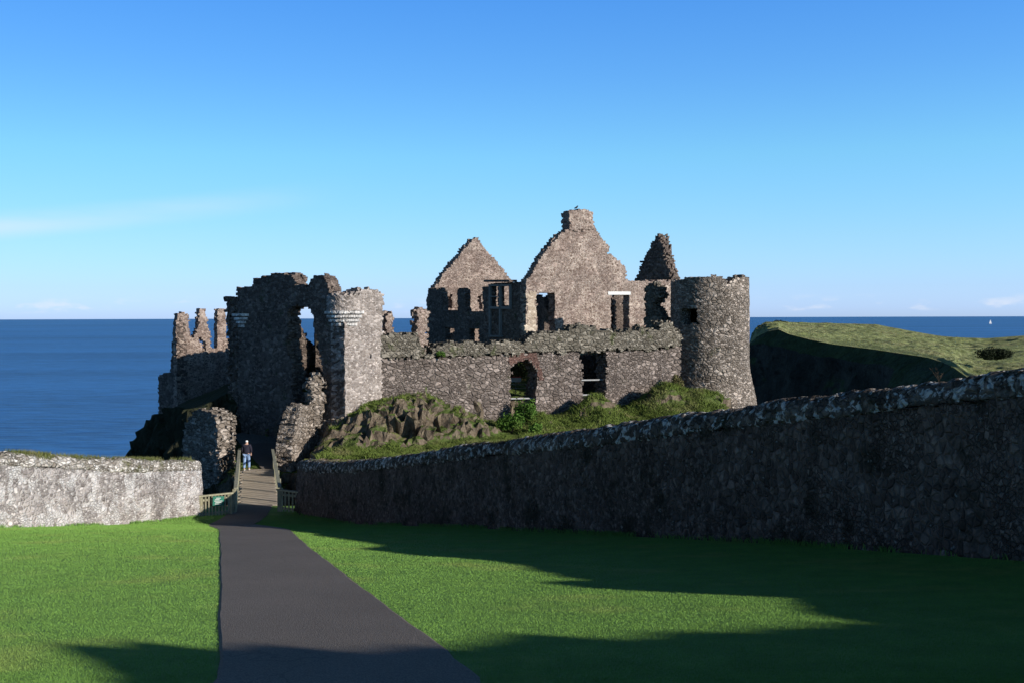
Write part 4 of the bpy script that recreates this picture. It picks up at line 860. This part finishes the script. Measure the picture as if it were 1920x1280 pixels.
# bird on the chimney
uz = on_wall(1085, 393.5, H_, HG); bp = (H_[0]+math.cos(R_(32))*uz[0]-.2, H_[1]+math.sin(R_(32))*uz[0]+.3, uz[1]+.02)
bd_ = thing('bird', bp, 'small dark bird perched on the tall chimney', 'bird')
o = skin_obj('body', [(-.16, 0, .12), (0, 0, .16), (.1, 0, .24), (.14, 0, .32), (.2, 0, .31)], [(0, 1), (1, 2), (2, 3), (3, 4)], [.03, .08, .075, .05, .012], M['bird'], 2, bd_)
mb = MB(); mb.tube([(0, .03, 0), (.02, .03, .12)], [.008, .01], 5); mb.tube([(0, -.03, 0), (.02, -.03, .12)], [.008, .01], 5); mb.build('leg', M['bird'], bd_)
# dry weed on the right wall
wp = at(1760, 716, 17.2); wd = thing('weed', tuple(wp), 'dry twiggy weed sprouting from the top of the dark right wall', 'plant'); mb = MB()
for k in range(9):
    a = random.uniform(-.6, .6); h = random.uniform(.1, .24); mb.tube([(0, 0, 0), (a*h*.4, random.uniform(-.02, .02), h*.6), (a*h, random.uniform(-.04, .04), h)], [.0025, .002, .001], 4)
    for q in range(4): s_ = random.uniform(.4, 1); x_, z_ = a*h*s_, h*s_; mb.tube([(x_, 0, z_), (x_+random.uniform(-.03, .03), 0, z_+.03)], [.0015, .0025], 4)
mb.build('stalks', M['twig'], wd)
# ------------------------------------------------------------------ long grass on the castle rock
def scatter_long(n, box, cond, hgt, mat, label, wid=.03, lean=.9):
    x = rng.uniform(box[0], box[1], n); y = rng.uniform(box[2], box[3], n); z = rock_z(x, y); e = .25
    sx = (rock_z(x+e, y)-rock_z(x-e, y))/(2*e); sy = (rock_z(x, y+e)-rock_z(x, y-e))/(2*e); sl_ = np.hypot(sx, sy)
    dx, dy = x-CA[0], y-CA[1]; u = dx*ct[0]+dy*ct[1]; f = dx*cnv[0]+dy*cnv[1]
    k = cond(x, y, z, sl_, u, f)
    P = np.stack([x, y, z-.03], 1)[k]; cl = .5+.8*np.clip(fbm(P[:, 0]*1.2, P[:, 1]*1.2, 0, 3, 130)+.4, 0, 1)
    return tag(blades('grass', P, hgt*cl, wid, lean, mat, seg=2), label, 'grass')
scatter_long(230000, (-12, 15, 54, 75), lambda x, y, z, s_, u, f: (f > .15) & (f < 9) & (x > -11.2) & (s_ < 1.0+.6*vnoise(x*1.3, y*1.3, 0, 5)) & ((u > 7.5) | (f > 5.0) | (f < 1.7)), .3, M['roughblade'], 'rough long grass and mounds below the curtain wall')
# ------------------------------------------------------------------ ruin behind the viewer, right: casts the near shadow
oc = thing('ruined_lodge', (19, -2, -2), 'roofless lodge beyond the dark wall, out of view to the right', 'ruin')
tn = math.tan(se)
A = (14.7, -2.34); B = (23.5, -.7)
plainwall('front_wall', M['dark'], A, B, 1.0, -3, 4.0, oc, 90, rag=.05, tops=[(1, .15), (.87, .02), (.72, -.06), (.58, .0), (.43, .08), (.36, .02), (.29, -.04), (.17, .1), (.1, .26), (.04, .22), (0, .15)])
plainwall('side_wall', M['dark'], along(B, 11, 0), along(B, -80, 7), .9, -3, 4.0, oc, 91)
